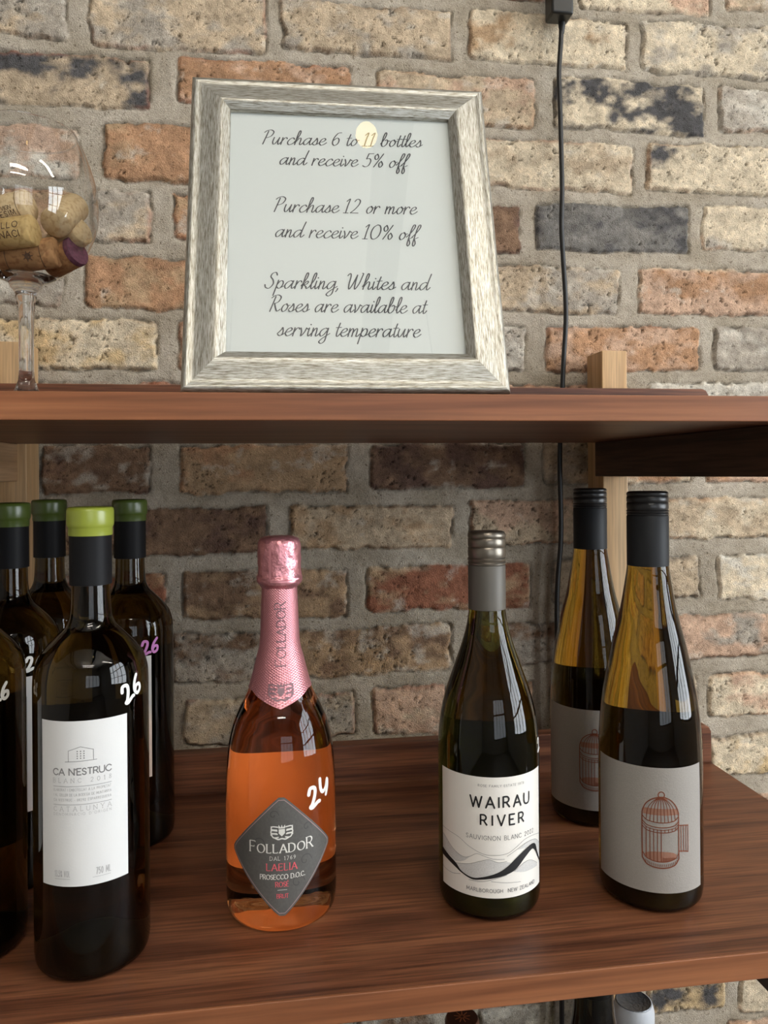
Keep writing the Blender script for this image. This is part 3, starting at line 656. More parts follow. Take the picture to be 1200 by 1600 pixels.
        lw = (np.clip((lime[sl] - rng.uniform(.58, .74)) / .14, 0, 1) * (.12 if a == 'char' else .55))[..., None]
        col = col * (1 - lw) + np.array(lin((205, 198, 184))) * lw
        pt = np.clip((.25 - pits[sl]) / .05, 0, 1)[..., None]
        col = col * (1 - .6 * pt)
        inc = np.clip(-sd / .0012 + .5, 0, 1)[..., None]
        Ccol[sl] = Ccol[sl] * (1 - inc) + col * inc
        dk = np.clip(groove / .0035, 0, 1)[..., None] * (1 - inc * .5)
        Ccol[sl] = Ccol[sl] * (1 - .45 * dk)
    verts = np.empty((nz, nx, 3)); verts[..., 0] = X; verts[..., 1] = YF + .006 - H; verts[..., 2] = Z
    idx = np.arange(nx * nz).reshape(nz, nx)
    quads = np.stack([idx[:-1, :-1], idx[:-1, 1:], idx[1:, 1:], idx[1:, :-1]], -1).reshape(-1, 4)
    me = bpy.data.meshes.new('wall_back')
    me.vertices.add(nx * nz); me.vertices.foreach_set('co', verts.reshape(-1).astype(np.float32))
    nf = len(quads); me.loops.add(nf * 4); me.loops.foreach_set('vertex_index', quads.reshape(-1).astype(np.int32))
    me.polygons.add(nf); me.polygons.foreach_set('loop_start', np.arange(0, nf * 4, 4, dtype=np.int32))
    me.update(calc_edges=True)
    me.polygons.foreach_set('use_smooth', np.ones(nf, dtype=bool))
    at = me.color_attributes.new('brick_colour', 'FLOAT_COLOR', 'POINT')
    cc = np.ones((nx * nz, 4), dtype=np.float32); cc[:, :3] = np.clip(Ccol.reshape(-1, 3), 0, 1); at.data.foreach_set('color', cc.reshape(-1))
    m, nt, bs = new_mat('reclaimed_brick_and_mortar'); N = nt.nodes.new; L = nt.links.new
    ca = N('ShaderNodeVertexColor'); ca.layer_name = 'brick_colour'
    tc = N('ShaderNodeTexCoord')
    n1 = N('ShaderNodeTexNoise'); n1.inputs['Scale'].default_value = 420; n1.inputs['Detail'].default_value = 6; n1.inputs['Roughness'].default_value = .7
    L(tc.outputs['Object'], n1.inputs['Vector'])
    r = N('ShaderNodeValToRGB'); e = r.color_ramp.elements; e[0].position = .3; e[0].color = (.66, .64, .62, 1); e[1].position = .62; e[1].color = (1.12, 1.12, 1.12, 1)
    L(n1.outputs['Fac'], r.inputs['Fac'])
    mx = N('ShaderNodeMix'); mx.data_type = 'RGBA'; mx.blend_type = 'MULTIPLY'; mx.inputs[0].default_value = .8
    L(ca.outputs['Color'], mx.inputs[6]); L(r.outputs['Color'], mx.inputs[7])
    n3 = N('ShaderNodeTexNoise'); n3.inputs['Scale'].default_value = 250; n3.inputs['Detail'].default_value = 3; n3.inputs['Roughness'].default_value = .55
    L(tc.outputs['Object'], n3.inputs['Vector'])
    r3 = N('ShaderNodeValToRGB'); e3 = r3.color_ramp.elements; e3[0].position = .31; e3[0].color = (.45, .42, .38, 1); e3[1].position = .37; e3[1].color = (1, 1, 1, 1)
    L(n3.outputs['Fac'], r3.inputs['Fac'])
    mx3 = N('ShaderNodeMix'); mx3.data_type = 'RGBA'; mx3.blend_type = 'MULTIPLY'; mx3.inputs[0].default_value = .9
    L(mx.outputs[2], mx3.inputs[6]); L(r3.outputs['Color'], mx3.inputs[7]); L(mx3.outputs[2], bs.inputs['Base Color'])
    bs.inputs['Roughness'].default_value = .9; bs.inputs['Specular IOR Level'].default_value = .2
    n2 = N('ShaderNodeTexNoise'); n2.inputs['Scale'].default_value = 700; n2.inputs['Detail'].default_value = 4
    L(tc.outputs['Object'], n2.inputs['Vector'])
    bp = N('ShaderNodeBump'); bp.inputs['Strength'].default_value = .8; bp.inputs['Distance'].default_value = .0018
    L(n2.outputs['Fac'], bp.inputs['Height']); L(bp.outputs['Normal'], bs.inputs['Normal'])
    me.materials.append(m)
    o = bpy.data.objects.new('wall_back', me); COL.objects.link(o); structure(o)
brick_wall()

# ================================================================== LAMPS
for i, (x, y) in enumerate(((0.15, -1.85), (0.15, -2.45), (1.75, -0.75))):
    lz = 3.45
    t = empty('strip_light', (x, y, lz), ['white strip light hanging over the shelf, nearer of the middle pair', 'white strip light hanging over the shelf, farther of the middle pair', 'white strip light hanging to the right of the shelf'][i], 'light', 'strip lights under the ceiling')
    m = MB(); m.box(-.65, .65, -.09, .09, .012, .04); m.build('housing', M['white_cap'], t, smooth=False)
    m = MB(); m.box(-.63, .63, -.075, .075, 0, .012); m.build('diffuser', M['tube'], t, smooth=False)
    m = MB(); m.box(-.63, .63, -.07, .07, .0405, .05); m.build('added_ceiling_glow', M['tube'], t, smooth=False)  # upward glow added to brighten the ceiling
    for sx in (-.5, .5):
        m = MB(); m.tube([(sx, 0, .05), (sx, 0, RZ1 - lz)], .004, 6); m.build('hanging_rod', M['steel'], t, smooth=False)
t = empty('pendant_lamp', (0.2204, -0.3935, 3.38), 'warm glowing bulb hanging on a black flex, mirrored in the sign glass', 'lamp')
m = MB(); m.lathe([(0.0, -.045), (.016, -.042), (.028, -.03), (.034, -.008), (.032, .012), (.024, .03), (.0, .031)], 24); m.build('bulb', M['bulb'], t)
m = MB(); m.lathe([(.0, .031), (.024, .031), (.024, .05), (.012, .075), (.0, .076)], 20); m.build('socket', M['black_plastic'], t)
m = MB(); m.tube([(0, 0, .07), (0, 0, RZ1 - 3.38)], .003, 6); m.build('flex', M['rubber'], t)

# ================================================================== SHELVING UNIT
ZU, ZL, Z3 = ZC + 0.0556, ZC - 0.352, ZC - 0.76          # board tops
SX0, SX1, SYF, SYB = -0.40, 0.520, 0.5190, 0.868
unit = empty('shelving_unit', (0.06, SYB, 0), 'walnut shelving unit with pale oak posts standing against the brick wall', 'shelf')
def board(zt, th):
    b = box_obj('shelf_board', M['walnut'], SX0, SX1, SYF + .0015, SYB + .018, zt - th, zt, unit, bevel=.0008)
    m = MB(); cx, cy, cz = b.location
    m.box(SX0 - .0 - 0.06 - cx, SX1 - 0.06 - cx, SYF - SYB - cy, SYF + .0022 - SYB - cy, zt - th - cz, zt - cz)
    o = m.build('lit_edge_band', M['walnut_lit_edge'], b, bevel=.0007)
    m = MB(); pts = [(SX0, 0), (SX1, 0), (SX1, .038), (SX1 - .003, .0435), (SX1 - .008, .0455), (SX0, .0455)]
    vs = [(x - 0.06 - cx, y - SYB - cy, zt + z - cz) for y in (SYB, SYB + .018) for x, z in pts]; n = len(pts)
    m.add(vs, [tuple(range(n)), tuple(reversed(range(n, 2 * n)))] + [(i, i + n, (i + 1) % n + n, (i + 1) % n) for i in range(n)])
    m.build('back_lip', M['walnut'], b, smooth=False, bevel=.0008)
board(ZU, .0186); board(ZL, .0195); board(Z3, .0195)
for x0, x1 in ((.3925, .4245), (-.3030, -.2710)):
    box_obj('post', M['beech'], x0, x1, SYB + .0186, .9325, 0, ZC + .149, unit, bevel=.0012)
for zt, th in ((ZU, .0186), (ZL, .0195), (Z3, .0195)):
    box_obj('bracket_arm', M['bracket_shaded'], .3825, .4245, SYF + .025, SYB + .0186, zt - th - .041, zt - th, unit, bevel=.001)
    box_obj('bracket_arm', M['bracket_lit'], -.3030, -.2800, SYF + .025, SYB + .0186, zt - th - .041, zt - th, unit, bevel=.001)

# ================================================================== CABLE AND ADAPTER
cab = empty('power_cable', (.37, .925, ZC + .60), 'black power adapter and cable hanging down the brick wall behind the shelves', 'cable')
a = box_obj('adapter', M['black_plastic'], .3390, .3672, .903, .929, ZC + .5655, ZC + .66, bevel=.003)
a.parent = cab; a.location = Vector(a.location) - cab.location
pts = []
for (x, y) in ((880, 22), (879, 60), (875, 110), (877, 150), (879, 220), (881, 300), (879, 350), (882, 400), (886, 460), (887, 500), (883, 560), (881, 610), (877, 690), (877, 740), (879, 800), (879, 850), (874, 900), (872, 950), (873, 1020), (876, 1100), (879, 1300), (880, 1480), (880, 1600), (881, 1700), (881, 1800)):
    Xw, Zw = on_wall(x, y, .918); pts.append((Xw - .37, -.002, Zw - .60))
sm = []
for i in range(len(pts) - 1):
    for k in range(4):
        t_ = k / 4; sm.append(tuple(pts[i][j] * (1 - t_) + pts[i + 1][j] * t_ for j in range(3)))
sm.append(pts[-1])
for _ in range(3): sm = [sm[0]] + [tuple((sm[i - 1][j] + 2 * sm[i][j] + sm[i + 1][j]) / 4 for j in range(3)) for i in range(1, len(sm) - 1)] + [sm[-1]]
m = MB(); m.tube(sm, .0030, 10); m.build('cord', M['rubber'], cab)
m = MB(); m.tube([(sm[0][0], sm[0][1], -.030), (sm[0][0], sm[0][1], -.040), (sm[0][0], sm[0][1], -.048)], [.0045, .0042, .0028], 12); m.build('strain_relief', M['rubber'], cab)

# ================================================================== FRAMED SIGN
FW, FH, FR = .2388, .2742, .0310
fr = empty('framed_sign', (.053, .5612, ZU + .0018), 'silver framed discount notice leaning on the upper shelf', 'sign', rot=(-.2947, 0, -.0226))
# local axes: X along, Z up the frame, -Y out of the face
FP = [(0, .006), (0, -.0080), (.0008, -.0098), (.0025, -.0108), (.0042, -.0107), (.0054, -.0102), (.009, -.0108), (.0145, -.0122), (.020, -.0134), (.0232, -.0140), (.0246, -.0138), (.0258, -.0130), (.0290, -.0108), (.0303, -.0100), (.0310, -.0094), (.0310, .000), (.0310, .006)]
def rail(length, cx, cz, ang):
    m = MB(); n = len(FP); NS = 2; vs = []
    for sgn in (-1, 1):
        for (t_, y) in FP: vs.append((sgn * (length / 2 - t_), y, t_))
    fs = [(i, i + n, (i + 1) % n + n, (i + 1) % n) for i in range(n)] + [tuple(range(n)), tuple(reversed(range(n, 2 * n)))]
    m.add(vs, fs)
    return m.build('rail', M['silver'], fr, smooth=True, loc=(cx, 0, cz), rot=(0, ang, 0), angle=50)
rail(FW, 0, 0, 0); rail(FW, 0, FH, PI); rail(FH, -FW / 2, FH / 2, PI / 2); rail(FH, FW / 2, FH / 2, -PI / 2)
m = MB(); m.box(-FW / 2 + FR - .003, FW / 2 - FR + .003, -.0064, -.0052, FR - .003, FH - FR + .003)
paper = m.build('notice_paper', M['paper'], fr, smooth=False)
m = MB(); m.add([(-FW / 2 + FR - .002, -.0074, FR - .002), (FW / 2 - FR + .002, -.0074, FR - .002), (FW / 2 - FR + .002, -.0074, FH - FR + .002), (-FW / 2 + FR - .002, -.0074, FH - FR + .002)], [(0, 1, 2, 3)])
m.build('glass_pane', M['pane'], fr, smooth=False)
m = MB(); m.box(-FW / 2 + .012, FW / 2 - .012, .002, .006, .012, FH - .012); m.build('backing_board', M['black_plastic'], fr, smooth=False)
ink = Ink()
for txt, u0, u1, v0, v1 in (('Purchase 6 to 11 bottles', -.0633, .0670, .2140, .2174), ('and receive 5% off', -.0497, .0532, .1953, .1966),
                            ('Purchase 12 or more', -.0542, .0592, .1516, .1533), ('and receive 10% off', -.0532, .0584, .1292, .1298),
                            ('Sparkling, Whites and', -.0609, .0655, .0846, .0858), ('Roses are available at', -.0575, .0618, .0653, .0657), ('serving temperature', -.0514, .0562, .0455, .0457)):
    script_text(ink, txt, u0, u1, v0, v1)
ink.build('lettering', M['mid_ink'], paper, lambda u, v: (u, -.0066, v))

# ================================================================== GOBLET OF CORKS
gx, gy, gz = -.2088, .6856, ZU + .0006
gob = empty('balloon_glass', (gx, gy, gz), 'clear balloon wine glass full of corks on the upper shelf, left of the sign', 'glass')
bowl = [(.0, .1085), (.012, .1090), (.026, .1150), (.040, .1265), (.0515, .1430), (.0575, .1600), (.0590, .1740), (.0575, .1900), (.0530, .2080), (.0470, .2240), (.0412, .2355)]
bp_ = [bowl[0]] + interp_profile(bowl[1:], 5)
m = MB(); m.lathe(bp_, 72, caps=False); m.build('bowl', M['clear'], gob, angle=180)
m = MB(); m.lathe([(.0, .0), (.036, .0), (.0385, .001), (.038, .0022), (.025, .0050), (.014, .0105), (.0095, .018), (.0066, .026), (.0058, .035), (.0058, .060), (.0062, .080), (.0075, .0935), (.0085, .0965), (.0080, .0985), (.0100, .1020), (.0125, .1050), (.0138, .1086), (.0200, .1112), (.0240, .1134), (.0150, .1126), (.0, .1122)], 40)
m.build('stem', M['clear_solid'], gob, angle=60)
m = MB(); m.tube([(.0412 * math.sin(a), -.0412 * math.cos(a), .2355) for a in [2 * PI * k / 48 for k in range(49)]], .0007, 6); m.build('rim', M['clear_solid'], gob)
def cork_obj(label, mat, end, dirn, L=.046, r=.0124, endmat=None, printed=None, roll=0.0):
    d = Vector(dirn).normalized(); e = Vector(end)
    q = d.to_track_quat('Z', 'Y')
    t = empty('wine_cork', (gx + e.x - d.x * L, gy + e.y - d.y * L, gz + e.z - d.z * L), label, 'cork', 'corks in the balloon glass')
    t.rotation_euler = (q.to_matrix() @ Matrix.Rotation(roll, 3, 'Z')).to_euler()
    b = .0012
    m = MB(); m.lathe([(0, 0), (r - b, 0), (r, b), (r, L - b), (r - b, L), (0, L)], 28); bo = m.build('body', mat, t, angle=50)
    if endmat:
        m = MB(); m.lathe([(0, L + .0002), (r - .0004, L + .0002), (r + .0002, L - b), (r + .0002, L - .004), (r, L - .0042)], 28, caps=False); m.build('stained_end', endmat, t)
    if printed:
        k = Ink()
        for (txt, uc, v, h, wd) in printed:
            if txt == '|': k.ribbon(densify([(v, uc - wd / 2), (v, uc + wd / 2)], .0008), h, cap=False)
            elif txt == '*':
                k.dot((v, uc), h, 14)
                for q_ in range(7):
                    a_ = q_ * .9; k.ribbon([(v + h * .7 * math.cos(a_), uc + h * .7 * math.sin(a_)), (v + h * 1.5 * math.cos(a_), uc + h * 1.5 * math.sin(a_))], h * .3)
            else: caps_text(k, txt, v, uc, h, wd, w=.13)
        # v runs along the cork, u round it
        fn = lambda u, v: ((r + .0002) * math.sin(-v / r), -(r + .0002) * math.cos(-v / r), u)
        k.build('branding', M['cork_ink'], bo, fn)
    return t
# printed text: (text, round-offset, along-centre, height, width)
cork_obj('pale printed cork at the top left of the corks, lying level in the balloon glass', M['cork'], (.012, -.026, .1665), (.93, -.22, .20), printed=[('AQVM. VIGN', -.002, .024, .003, .022), ('MILLESIM', -.007, .024, .0042, .026), ('|', .0, .0395, .0004, .03), ('|', .0, .006, .0004, .03)], roll=-1.35)
cork_obj('golden cork printed with capitals, second down at the left in the balloon glass', M['cork_gold'], (.018, -.036, .1425), (.95, -.20, .10), printed=[('STELLO', .0015, .025, .0050, .027), ('MONACI', -.0058, .025, .0050, .027)], roll=-1.45)
cork_obj('brown cork with a black crest, lowest of the corks in the balloon glass', M['cork_brown'], (.031, -.020, .1300), (.95, -.12, .13), printed=[('*', -.002, .026, .0026, 0), ('|', 0, .036, .0006, .03), ('|', 0, .008, .0006, .03)], roll=-1.4)
cork_obj('pale cork pointing its rounded end forward in the middle of the balloon glass', M['cork'], (.031, -.026, .1520), (-.12, -.72, -.50), printed=[('|', 0, .036, .0004, .03), ('BP', .004, .02, .004, .008)], roll=.3)
cork_obj('short pale cork end at the right edge of the balloon glass', M['cork'], (.0475, -.008, .1530), (.70, -.45, .30), L=.030)
cork_obj('purple stained cork at the lower right of the balloon glass', M['cork_brown'], (.0445, -.010, .1345), (.75, -.40, .26), L=.030, endmat=M['cork_stain'])
cork_obj('pale cork standing upright behind the others in the balloon glass', M['cork'], (.030, .010, .1835), (.05, .05, 1.0), L=.040, printed=[('BP', .004, .03, .005, .01), ('|', 0, .036, .0004, .03)])

# ================================================================== BOTTLES
def bottle_profile(kind):
    if kind == 'bordeaux':
        p = [(.0330, .0), (.0375, .0015), (.0398, .006), (.0405, .013), (.0405, .198), (.0402, .207), (.0375, .2185), (.0315, .2275), (.0235, .2360), (.0175, .2425), (.0148, .2500), (.0140, .2600), (.0138, .2720), (.0140, .3090), (.0148, .3240), (.0140, .3270)]
    elif kind == 'burgundy':
        p = [(.0350, .0), (.0390, .0015), (.0412, .006), (.0420, .014), (.0420, .118), (.0418, .128), (.0402, .148), (.0354, .170), (.0281, .1915), (.0207, .213), (.0168, .228), (.0152, .2400), (.0148, .262), (.0148, .300)]
    elif kind == 'hock':
        p = [(.0350, .0), (.0390, .0015), (.0412, .006), (.0420, .014), (.0420, .098), (.0416, .122), (.0404, .145), (.0381, .1667), (.0340, .1884), (.0293, .2101), (.0247, .228), (.0216, .2435), (.0190, .259), (.0170, .2738), (.0160, .300), (.0155, .330)]
    else:
        p = [(.0380, .0), (.0420, .0015), (.0440, .007), (.0447, .016), (.0447, .088), (.0441, .111), (.0424, .1325), (.0391, .148), (.0345, .160), (.0258, .1777), (.0191, .202), (.0158, .2162), (.0146, .2446), (.0140, .262), (.0140, .290)]
    return interp_profile(p, 5)
def glass_part(prof, mat, parent, dark=True):
    m = MB(); pr = [(.0, .004), (.018, .0025), (.028, .0006)]
    m.lathe(pr + prof + [(.0, prof[-1][1])], 72); g = m.build('glass_body', mat, parent, angle=60)
    if dark:
        q = MB(); R_ = radius_at(prof, .03); q.lathe([(.0, .030), (.010, .027), (.020, .018), (R_ - .010, .0075), (R_ - .0035, .0045), (R_ - .0045, .0035), (.0, .0045)], 48); q.build('base_light_blocker', M['ink'], g)  # opaque black cone added inside the base to absorb leaking light
    return g
def label_part(prof, name, mat, parent, u0, u1, h0, h1, off=.00025, nh=3, corner=.0):
    m = MB(); r = radius_at(prof, (h0 + h1) / 2)
    n = 48; vs = []; fs = []
    for j in range(nh):
        h = h0 + (h1 - h0) * j / (nh - 1)
        for i in range(n + 1):
            a = (u0 + (u1 - u0) * i / n) / r; rr = radius_at(prof, h) + off; vs.append((rr * math.sin(a), -rr * math.cos(a), h))
    for j in range(nh - 1):
        for i in range(n): fs.append((j * (n + 1) + i, j * (n + 1) + i + 1, (j + 1) * (n + 1) + i + 1, (j + 1) * (n + 1) + i))
    m.add(vs, fs); return m.build(name, mat, parent, angle=60)
def outline_part(name, mat, parent, prof, poly, off):
    """a shaped label: outline given as half-widths (left,right) per height"""
    vs = []; fs = []; n = 24
    for (h, l, r_) in poly:
        rr = radius_at(prof, h)
        for i in range(n + 1):
            a = (l + (r_ - l) * i / n) / rr; vs.append(((rr + off) * math.sin(a), -(rr + off) * math.cos(a), h))
    for j in range(len(poly) - 1):
        for i in range(n): fs.append((j * (n + 1) + i, j * (n + 1) + i + 1, (j + 1) * (n + 1) + i + 1, (j + 1) * (n + 1) + i))
    m = MB(); m.add(vs, fs); return m.build(name, mat, parent)
HAND = {'2': [[(.05, .72), (.2, .98), (.45, .9), (.42, .6), (.15, .15), (.0, .06), (.12, -.02), (.5, .1), (.62, .08)]],
        '6': [[(.55, 1.0), (.25, .7), (.08, .3), (.2, .02), (.48, .12), (.52, .4), (.28, .45), (.1, .25)]],
        '4': [[(.16, 1.15), (.10, .65), (.22, .42), (.48, .52), (.68, .86)], [(.72, .80), (.64, .50), (.42, .15)]]}
def price_mark(parent, prof, txt, u, h, size, mat, tilt=.35, w=.0025, off=.0004, step=.72):
    k = Ink(); x = 0
    for c in txt:
        for s_ in HAND[c]:
            pts = [((x + p[0]) * size, p[1] * size) for p in s_]
            c0, s0 = math.cos(tilt), math.sin(tilt)
            pts = [(u + p[0] * c0 - p[1] * s0, h + p[0] * s0 + p[1] * c0) for p in pts]
            k.ribbon(catmull(pts, .0006), w)
        x += step
    return k.build('price_mark', mat, parent, on_cyl(prof, off))

PB, PG, PH, PS = (bottle_profile(k) for k in ('bordeaux', 'burgundy', 'hock', 'sparkling'))
ZB = ZL + .0003

# --- the bordeaux bottles: one built, the rest copied with their parts
def build_bordeaux():
    t = empty('wine_bottle', (-.1373, .5958, ZB))
    glass_part(PB, M['glass_bordeaux'], t)
    m = MB(); m.lathe([(.0142, .2725), (.0150, .2727), (.0150, .3090), (.0142, .3092)], 48); m.build('neck_sleeve', M['sleeve'], t, angle=50)
    m = MB(); m.lathe([(.0142, .3088), (.01545, .3088), (.0156, .3095), (.0156, .3145), (.0159, .3150), (.0163, .3158), (.0167, .3175), (.0167, .3265), (.0163, .3287), (.0150, .3297), (.0125, .3293), (.0118, .3288), (.0, .3286)], 56); m.build('capsule', M['lime'], t, angle=50)
    lab = label_part(PB, 'front_label', M['white_label'], t, -.0283, .0339, .0690, .1832)
    label_part(PB, 'back_label', M['mid_ink'], t, PI * .0405 - .040, PI * .0405 + .040, .060, .180, off=.0006)
    f = on_cyl(PB, .00045)
    k = Ink(); uc = .0020
    caps_text(k, "CA N'ESTRUC", uc, .1461, .0044, .0395, w=.17, asp=1.25)
    k.build('lettering', M['grey_ink'], lab, f)
    k = Ink()
    caps_text(k, 'BLANC 2018', uc, .1408, .0030, .0395, w=.09, serif=.10)
    for v in (.1382, .1256): k.ribbon(densify([(-.0178, v), (.0218, v)], .001), .00045, cap=False)
    for i, (a_, v) in enumerate((('ELABORAT I EMBOTELLAT A LA PROPIETAT', .1350), ('I AL CELLER DE LA BODEGA DE MUNTANYA', .1315), ('CA N\'ESTRUC - 08292 ESPARREGUERA', .1280))):
        caps_text(k, a_.replace('\'', "'"), uc, v, .0017, .0390, w=.11, asp=.75)
    caps_text(k, 'CATALUNYA', uc, .1212, .0032, .0392, w=.08, serif=.12)
    caps_text(k, "DENOMINACIO D'ORIGEN", uc, .1182, .0018, .0392, w=.10)
    caps_text(k, '13.5% VOL', -.0116, .0757, .0042, .0108, w=.09); k.ribbon(densify([(-.0170, .0742), (-.0060, .0742)], .001), .0003)
    caps_text(k, '750 ML', .0160, .0760, .0045, .0095, w=.10); k.ribbon(densify([(.0090, .0743), (.0207, .0743)], .001), .0003)
    k.build('small_print', M['pale_ink'], lab, f)
    k = Ink(); cx = .0017
    for a_ in ([(-.0105, .1552), (.0105, .1558)], [(-.0082, .1553), (-.0082, .1628), (0, .1655), (.0083, .1630), (.0083, .1557)]):
        for p, q in zip(a_, a_[1:]): k.ribbon(densify([(p[0] + cx, p[1]), (q[0] + cx, q[1])], .001), .00030)
    for i in range(3):
        for j in range(4): k.dot((cx - .0022 + .0022 * i, .1575 + .0016 * j), .00045, 8)
    k.build('house_emblem', M['grey_ink'], lab, f)
    return t
def copy_tree(o, parent=None):
    c = o.copy(); COL.objects.link(c)
    if parent is not None: c.parent = parent
    for ch in list(o.children): copy_tree(ch, c)
    return c
bord = build_bordeaux()
spots = [  # x, y, turn, label, mark
 (-.1373, .5958, 0.0, 'dark wine bottle with lime capsule and whole white label, foremost on the left', ('26', .0335, .1900, .0128, 'chalk', .45)),
 (-.2336, .7193, .05, 'dark wine bottle behind left of the white labelled one, white numbers half covered', ('26', .0237, .1880, .0112, 'chalk', .05)),
 (-.2255, .8081, -.35, 'dark wine bottle rearmost of the left group, in front of the oak post', None),
 (-.1430, .7814, -.19, 'dark wine bottle with pink handwritten 26, right rear of the left group', ('26', .0177, .1845, .0125, 'pink_pen', .10)),
 (-.2325, .6180, -.15, 'dark wine bottle cut by the left edge of the picture, front left of the group', ('26', .0300, .1880, .0110, 'chalk', .2)),
]
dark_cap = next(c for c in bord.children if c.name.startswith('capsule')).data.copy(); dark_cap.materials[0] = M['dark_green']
for i, (x, y, a, lab, mk) in enumerate(spots):
    o = bord if i == 0 else copy_tree(bord)
    o.location = (x, y, ZB); o.rotation_euler = (0, 0, a)
    o['label'] = lab; o['category'] = 'bottle'; o['group'] = 'long black necked wine bottles on the left of the lower shelf'
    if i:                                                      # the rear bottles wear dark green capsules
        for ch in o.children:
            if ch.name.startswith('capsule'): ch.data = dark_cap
    spots[i] = (o, mk, a)
for o, mk, a in spots:
    if mk: price_mark(o, PB, mk[0], mk[1] - a * .0405, mk[2], mk[3], M[mk[4]], tilt=mk[5])

# --- rose sparkling bottle
t = empty('sparkling_wine_bottle', (.0017, .6383, ZB), 'clear bottle of orange pink sparkling rose with a pink foil neck and diamond label', 'bottle')
glass_part(PS, M['glass_rose'], t, False)
M['back_paper'] = simple('bright_back_label_paper', (0.92, 0.92, 0.90), 0.6)
bl = label_part(PS, 'back_label', M['back_paper'], t, PI * .0447 - .046, PI * .0447 + .046, .020, .112, off=.0006)
# foil: long sleeve with a pointed hem
def foil_hem(a): # height of the hem round the bottle, 0 = front
    a = (a + PI) % (2 * PI) - PI
    return .1685 + .0110 * min(1.0, abs(a) / 1.05)
n, rows = 72, 30; vs, fs, uvs = [], [], []
for j in range(rows + 1):
    for i in range(n):
        a = 2 * PI * i / n; h0 = foil_hem(a); h = h0 + (.2625 - h0) * j / rows; r = radius_at(PS, h) + .0005
        vs.append((r * math.sin(a), -r * math.cos(a), h))
for j in range(rows):
    for i in range(n): fs.append((j * n + i, j * n + (i + 1) % n, (j + 1) * n + (i + 1) % n, (j + 1) * n + i))
me = bpy.data.meshes.new('foil_sleeve'); me.from_pydata(vs, [], fs); me.update()
uvl = me.uv_layers.new(name='UVMap')
for p in me.polygons:
    p.use_smooth = True
    amax = max((l % n) for l in p.vertices)
    for li, vi in zip(p.loop_indices, p.vertices):
        i = vi % n
        if amax == n - 1 and i == 0: i = n
        uvl.data[li].uv = (i / n * .12, vs[vi][2])
foil = bpy.data.objects.new('foil_sleeve', me); COL.objects.link(foil); me.materials.append(M['pink_foil']); foil.parent = t
rs = random.Random(4)
wr = {(i, j): rs.uniform(-1, 1) for i in range(40) for j in range(40)}
def crumple(r, a, z):
    u = a / (2 * PI) * 26; v = (z - .25) / .0022; i, j = int(u), int(v); fu, fv = u - i, v - j
    w = lambda p, q: wr[(p % 26, q % 40)]
    k = (w(i, j) * (1 - fu) + w(i + 1, j) * fu) * (1 - fv) + (w(i, j + 1) * (1 - fu) + w(i + 1, j + 1) * fu) * fv
    return r + .00055 * k
m = MB()
hp = [(.0146, .2600), (.0152, .2612), (.0178, .2640), (.0186, .2665), (.0186, .2685), (.0180, .2700), (.0176, .2730), (.0176, .2830), (.0176, .2920), (.0172, .2965), (.0158, .3000), (.0120, .3018), (.006, .3024), (.0, .3024)]
m.lathe(interp_profile([(r, z) for r, z in hp[:-3]], 3) + hp[-3:], 72, rfun=crumple); head = m.build('foil_head', M['pink_crumple'], t, angle=80)
m = MB()   # embossed pull tab on the front of the head
for (u0, u1, h0, h1, o_) in ((-.0070, .0105, .2655, .2680, .0192), (-.0085, -.0062, .2660, .2950, .0184)):
    m.lathe([(o_ - .0012, h0), (o_, h0 + .0004), (o_, h1 - .0004), (o_ - .0012, h1)], 12, a0=u0 / .018, a1=u1 / .018)
m.build('pull_tab', M['pink_foil'], head)
k = Ink()
for q_ in range(7): k.dot((.0045 + rs.uniform(-.004, .004), .278 + rs.uniform(-.005, .005)), .00035, 8)
for q_ in range(16): k.dot((-.012 + .0017 * q_, .2628), .00022, 6)
k.build('vent_holes', M['ink'], head, lambda u, v: ((max(radius_at(hp, v), .0155) + .0007) * math.sin(u / .0176), -(max(radius_at(hp, v), .0155) + .0007) * math.cos(u / .0176), v))
k = Ink()   # name running up the neck
kk = Ink(); caps_text(kk, 'FOLLADOR', 0, 0, .0070, .0500, w=.14, serif=.12, thin=.06, big=((0, 7), 1.2))
k.v = [(-v + .0045, u + .2250) for u, v in kk.v]; k.f = kk.f
k.build('neck_lettering', M['wine_grey'], foil, on_cyl(PS, .0008))
def crest(k, cx, cy, s, lines=True):
    """shield with a crown between two scrolled supporters"""
    k.poly([(cx + s * x, cy + s * y) for x, y in ((-.26, .2), (.26, .2), (.26, -.15), (.0, -.42), (-.26, -.15))])
    for x in (-.2, 0, .2): k.poly([(cx + s * (x - .09), cy + s * .34), (cx + s * (x + .09), cy + s * .34), (cx + s * x * 1.3, cy + s * .58)])
    k.poly([(cx + s * x, cy + s * y) for x, y in ((-.28, .26), (.28, .26), (.26, .36), (-.26, .36))])
    for sg in (-1, 1):
        for pts in (((.34, .38), (.8, .42), (.86, .2), (.42, .14)), ((.40, .06), (.84, .1), (.88, -.12), (.44, -.16)), ((.38, -.22), (.84, -.2), (.7, -.5), (.3, -.48))):
            k.ribbon(catmull([(cx + sg * s * x, cy + s * y) for x, y in pts], .0004), s * .10)
        k.ribbon([(cx + sg * s * .9, cy + s * .45), (cx + sg * s * .92, cy - s * .3)], s * .06)
    k.ribbon(catmull([(cx + s * x, cy + s * y) for x, y in ((-.6, -.52), (-.3, -.66), (0, -.6), (.3, -.66), (.6, -.52))], .0004), s * .12)
k = Ink(); crest(k, .0005, .1815, .0105); k.build('neck_crest', M['wine_grey'], foil, on_cyl(PS, .0008))
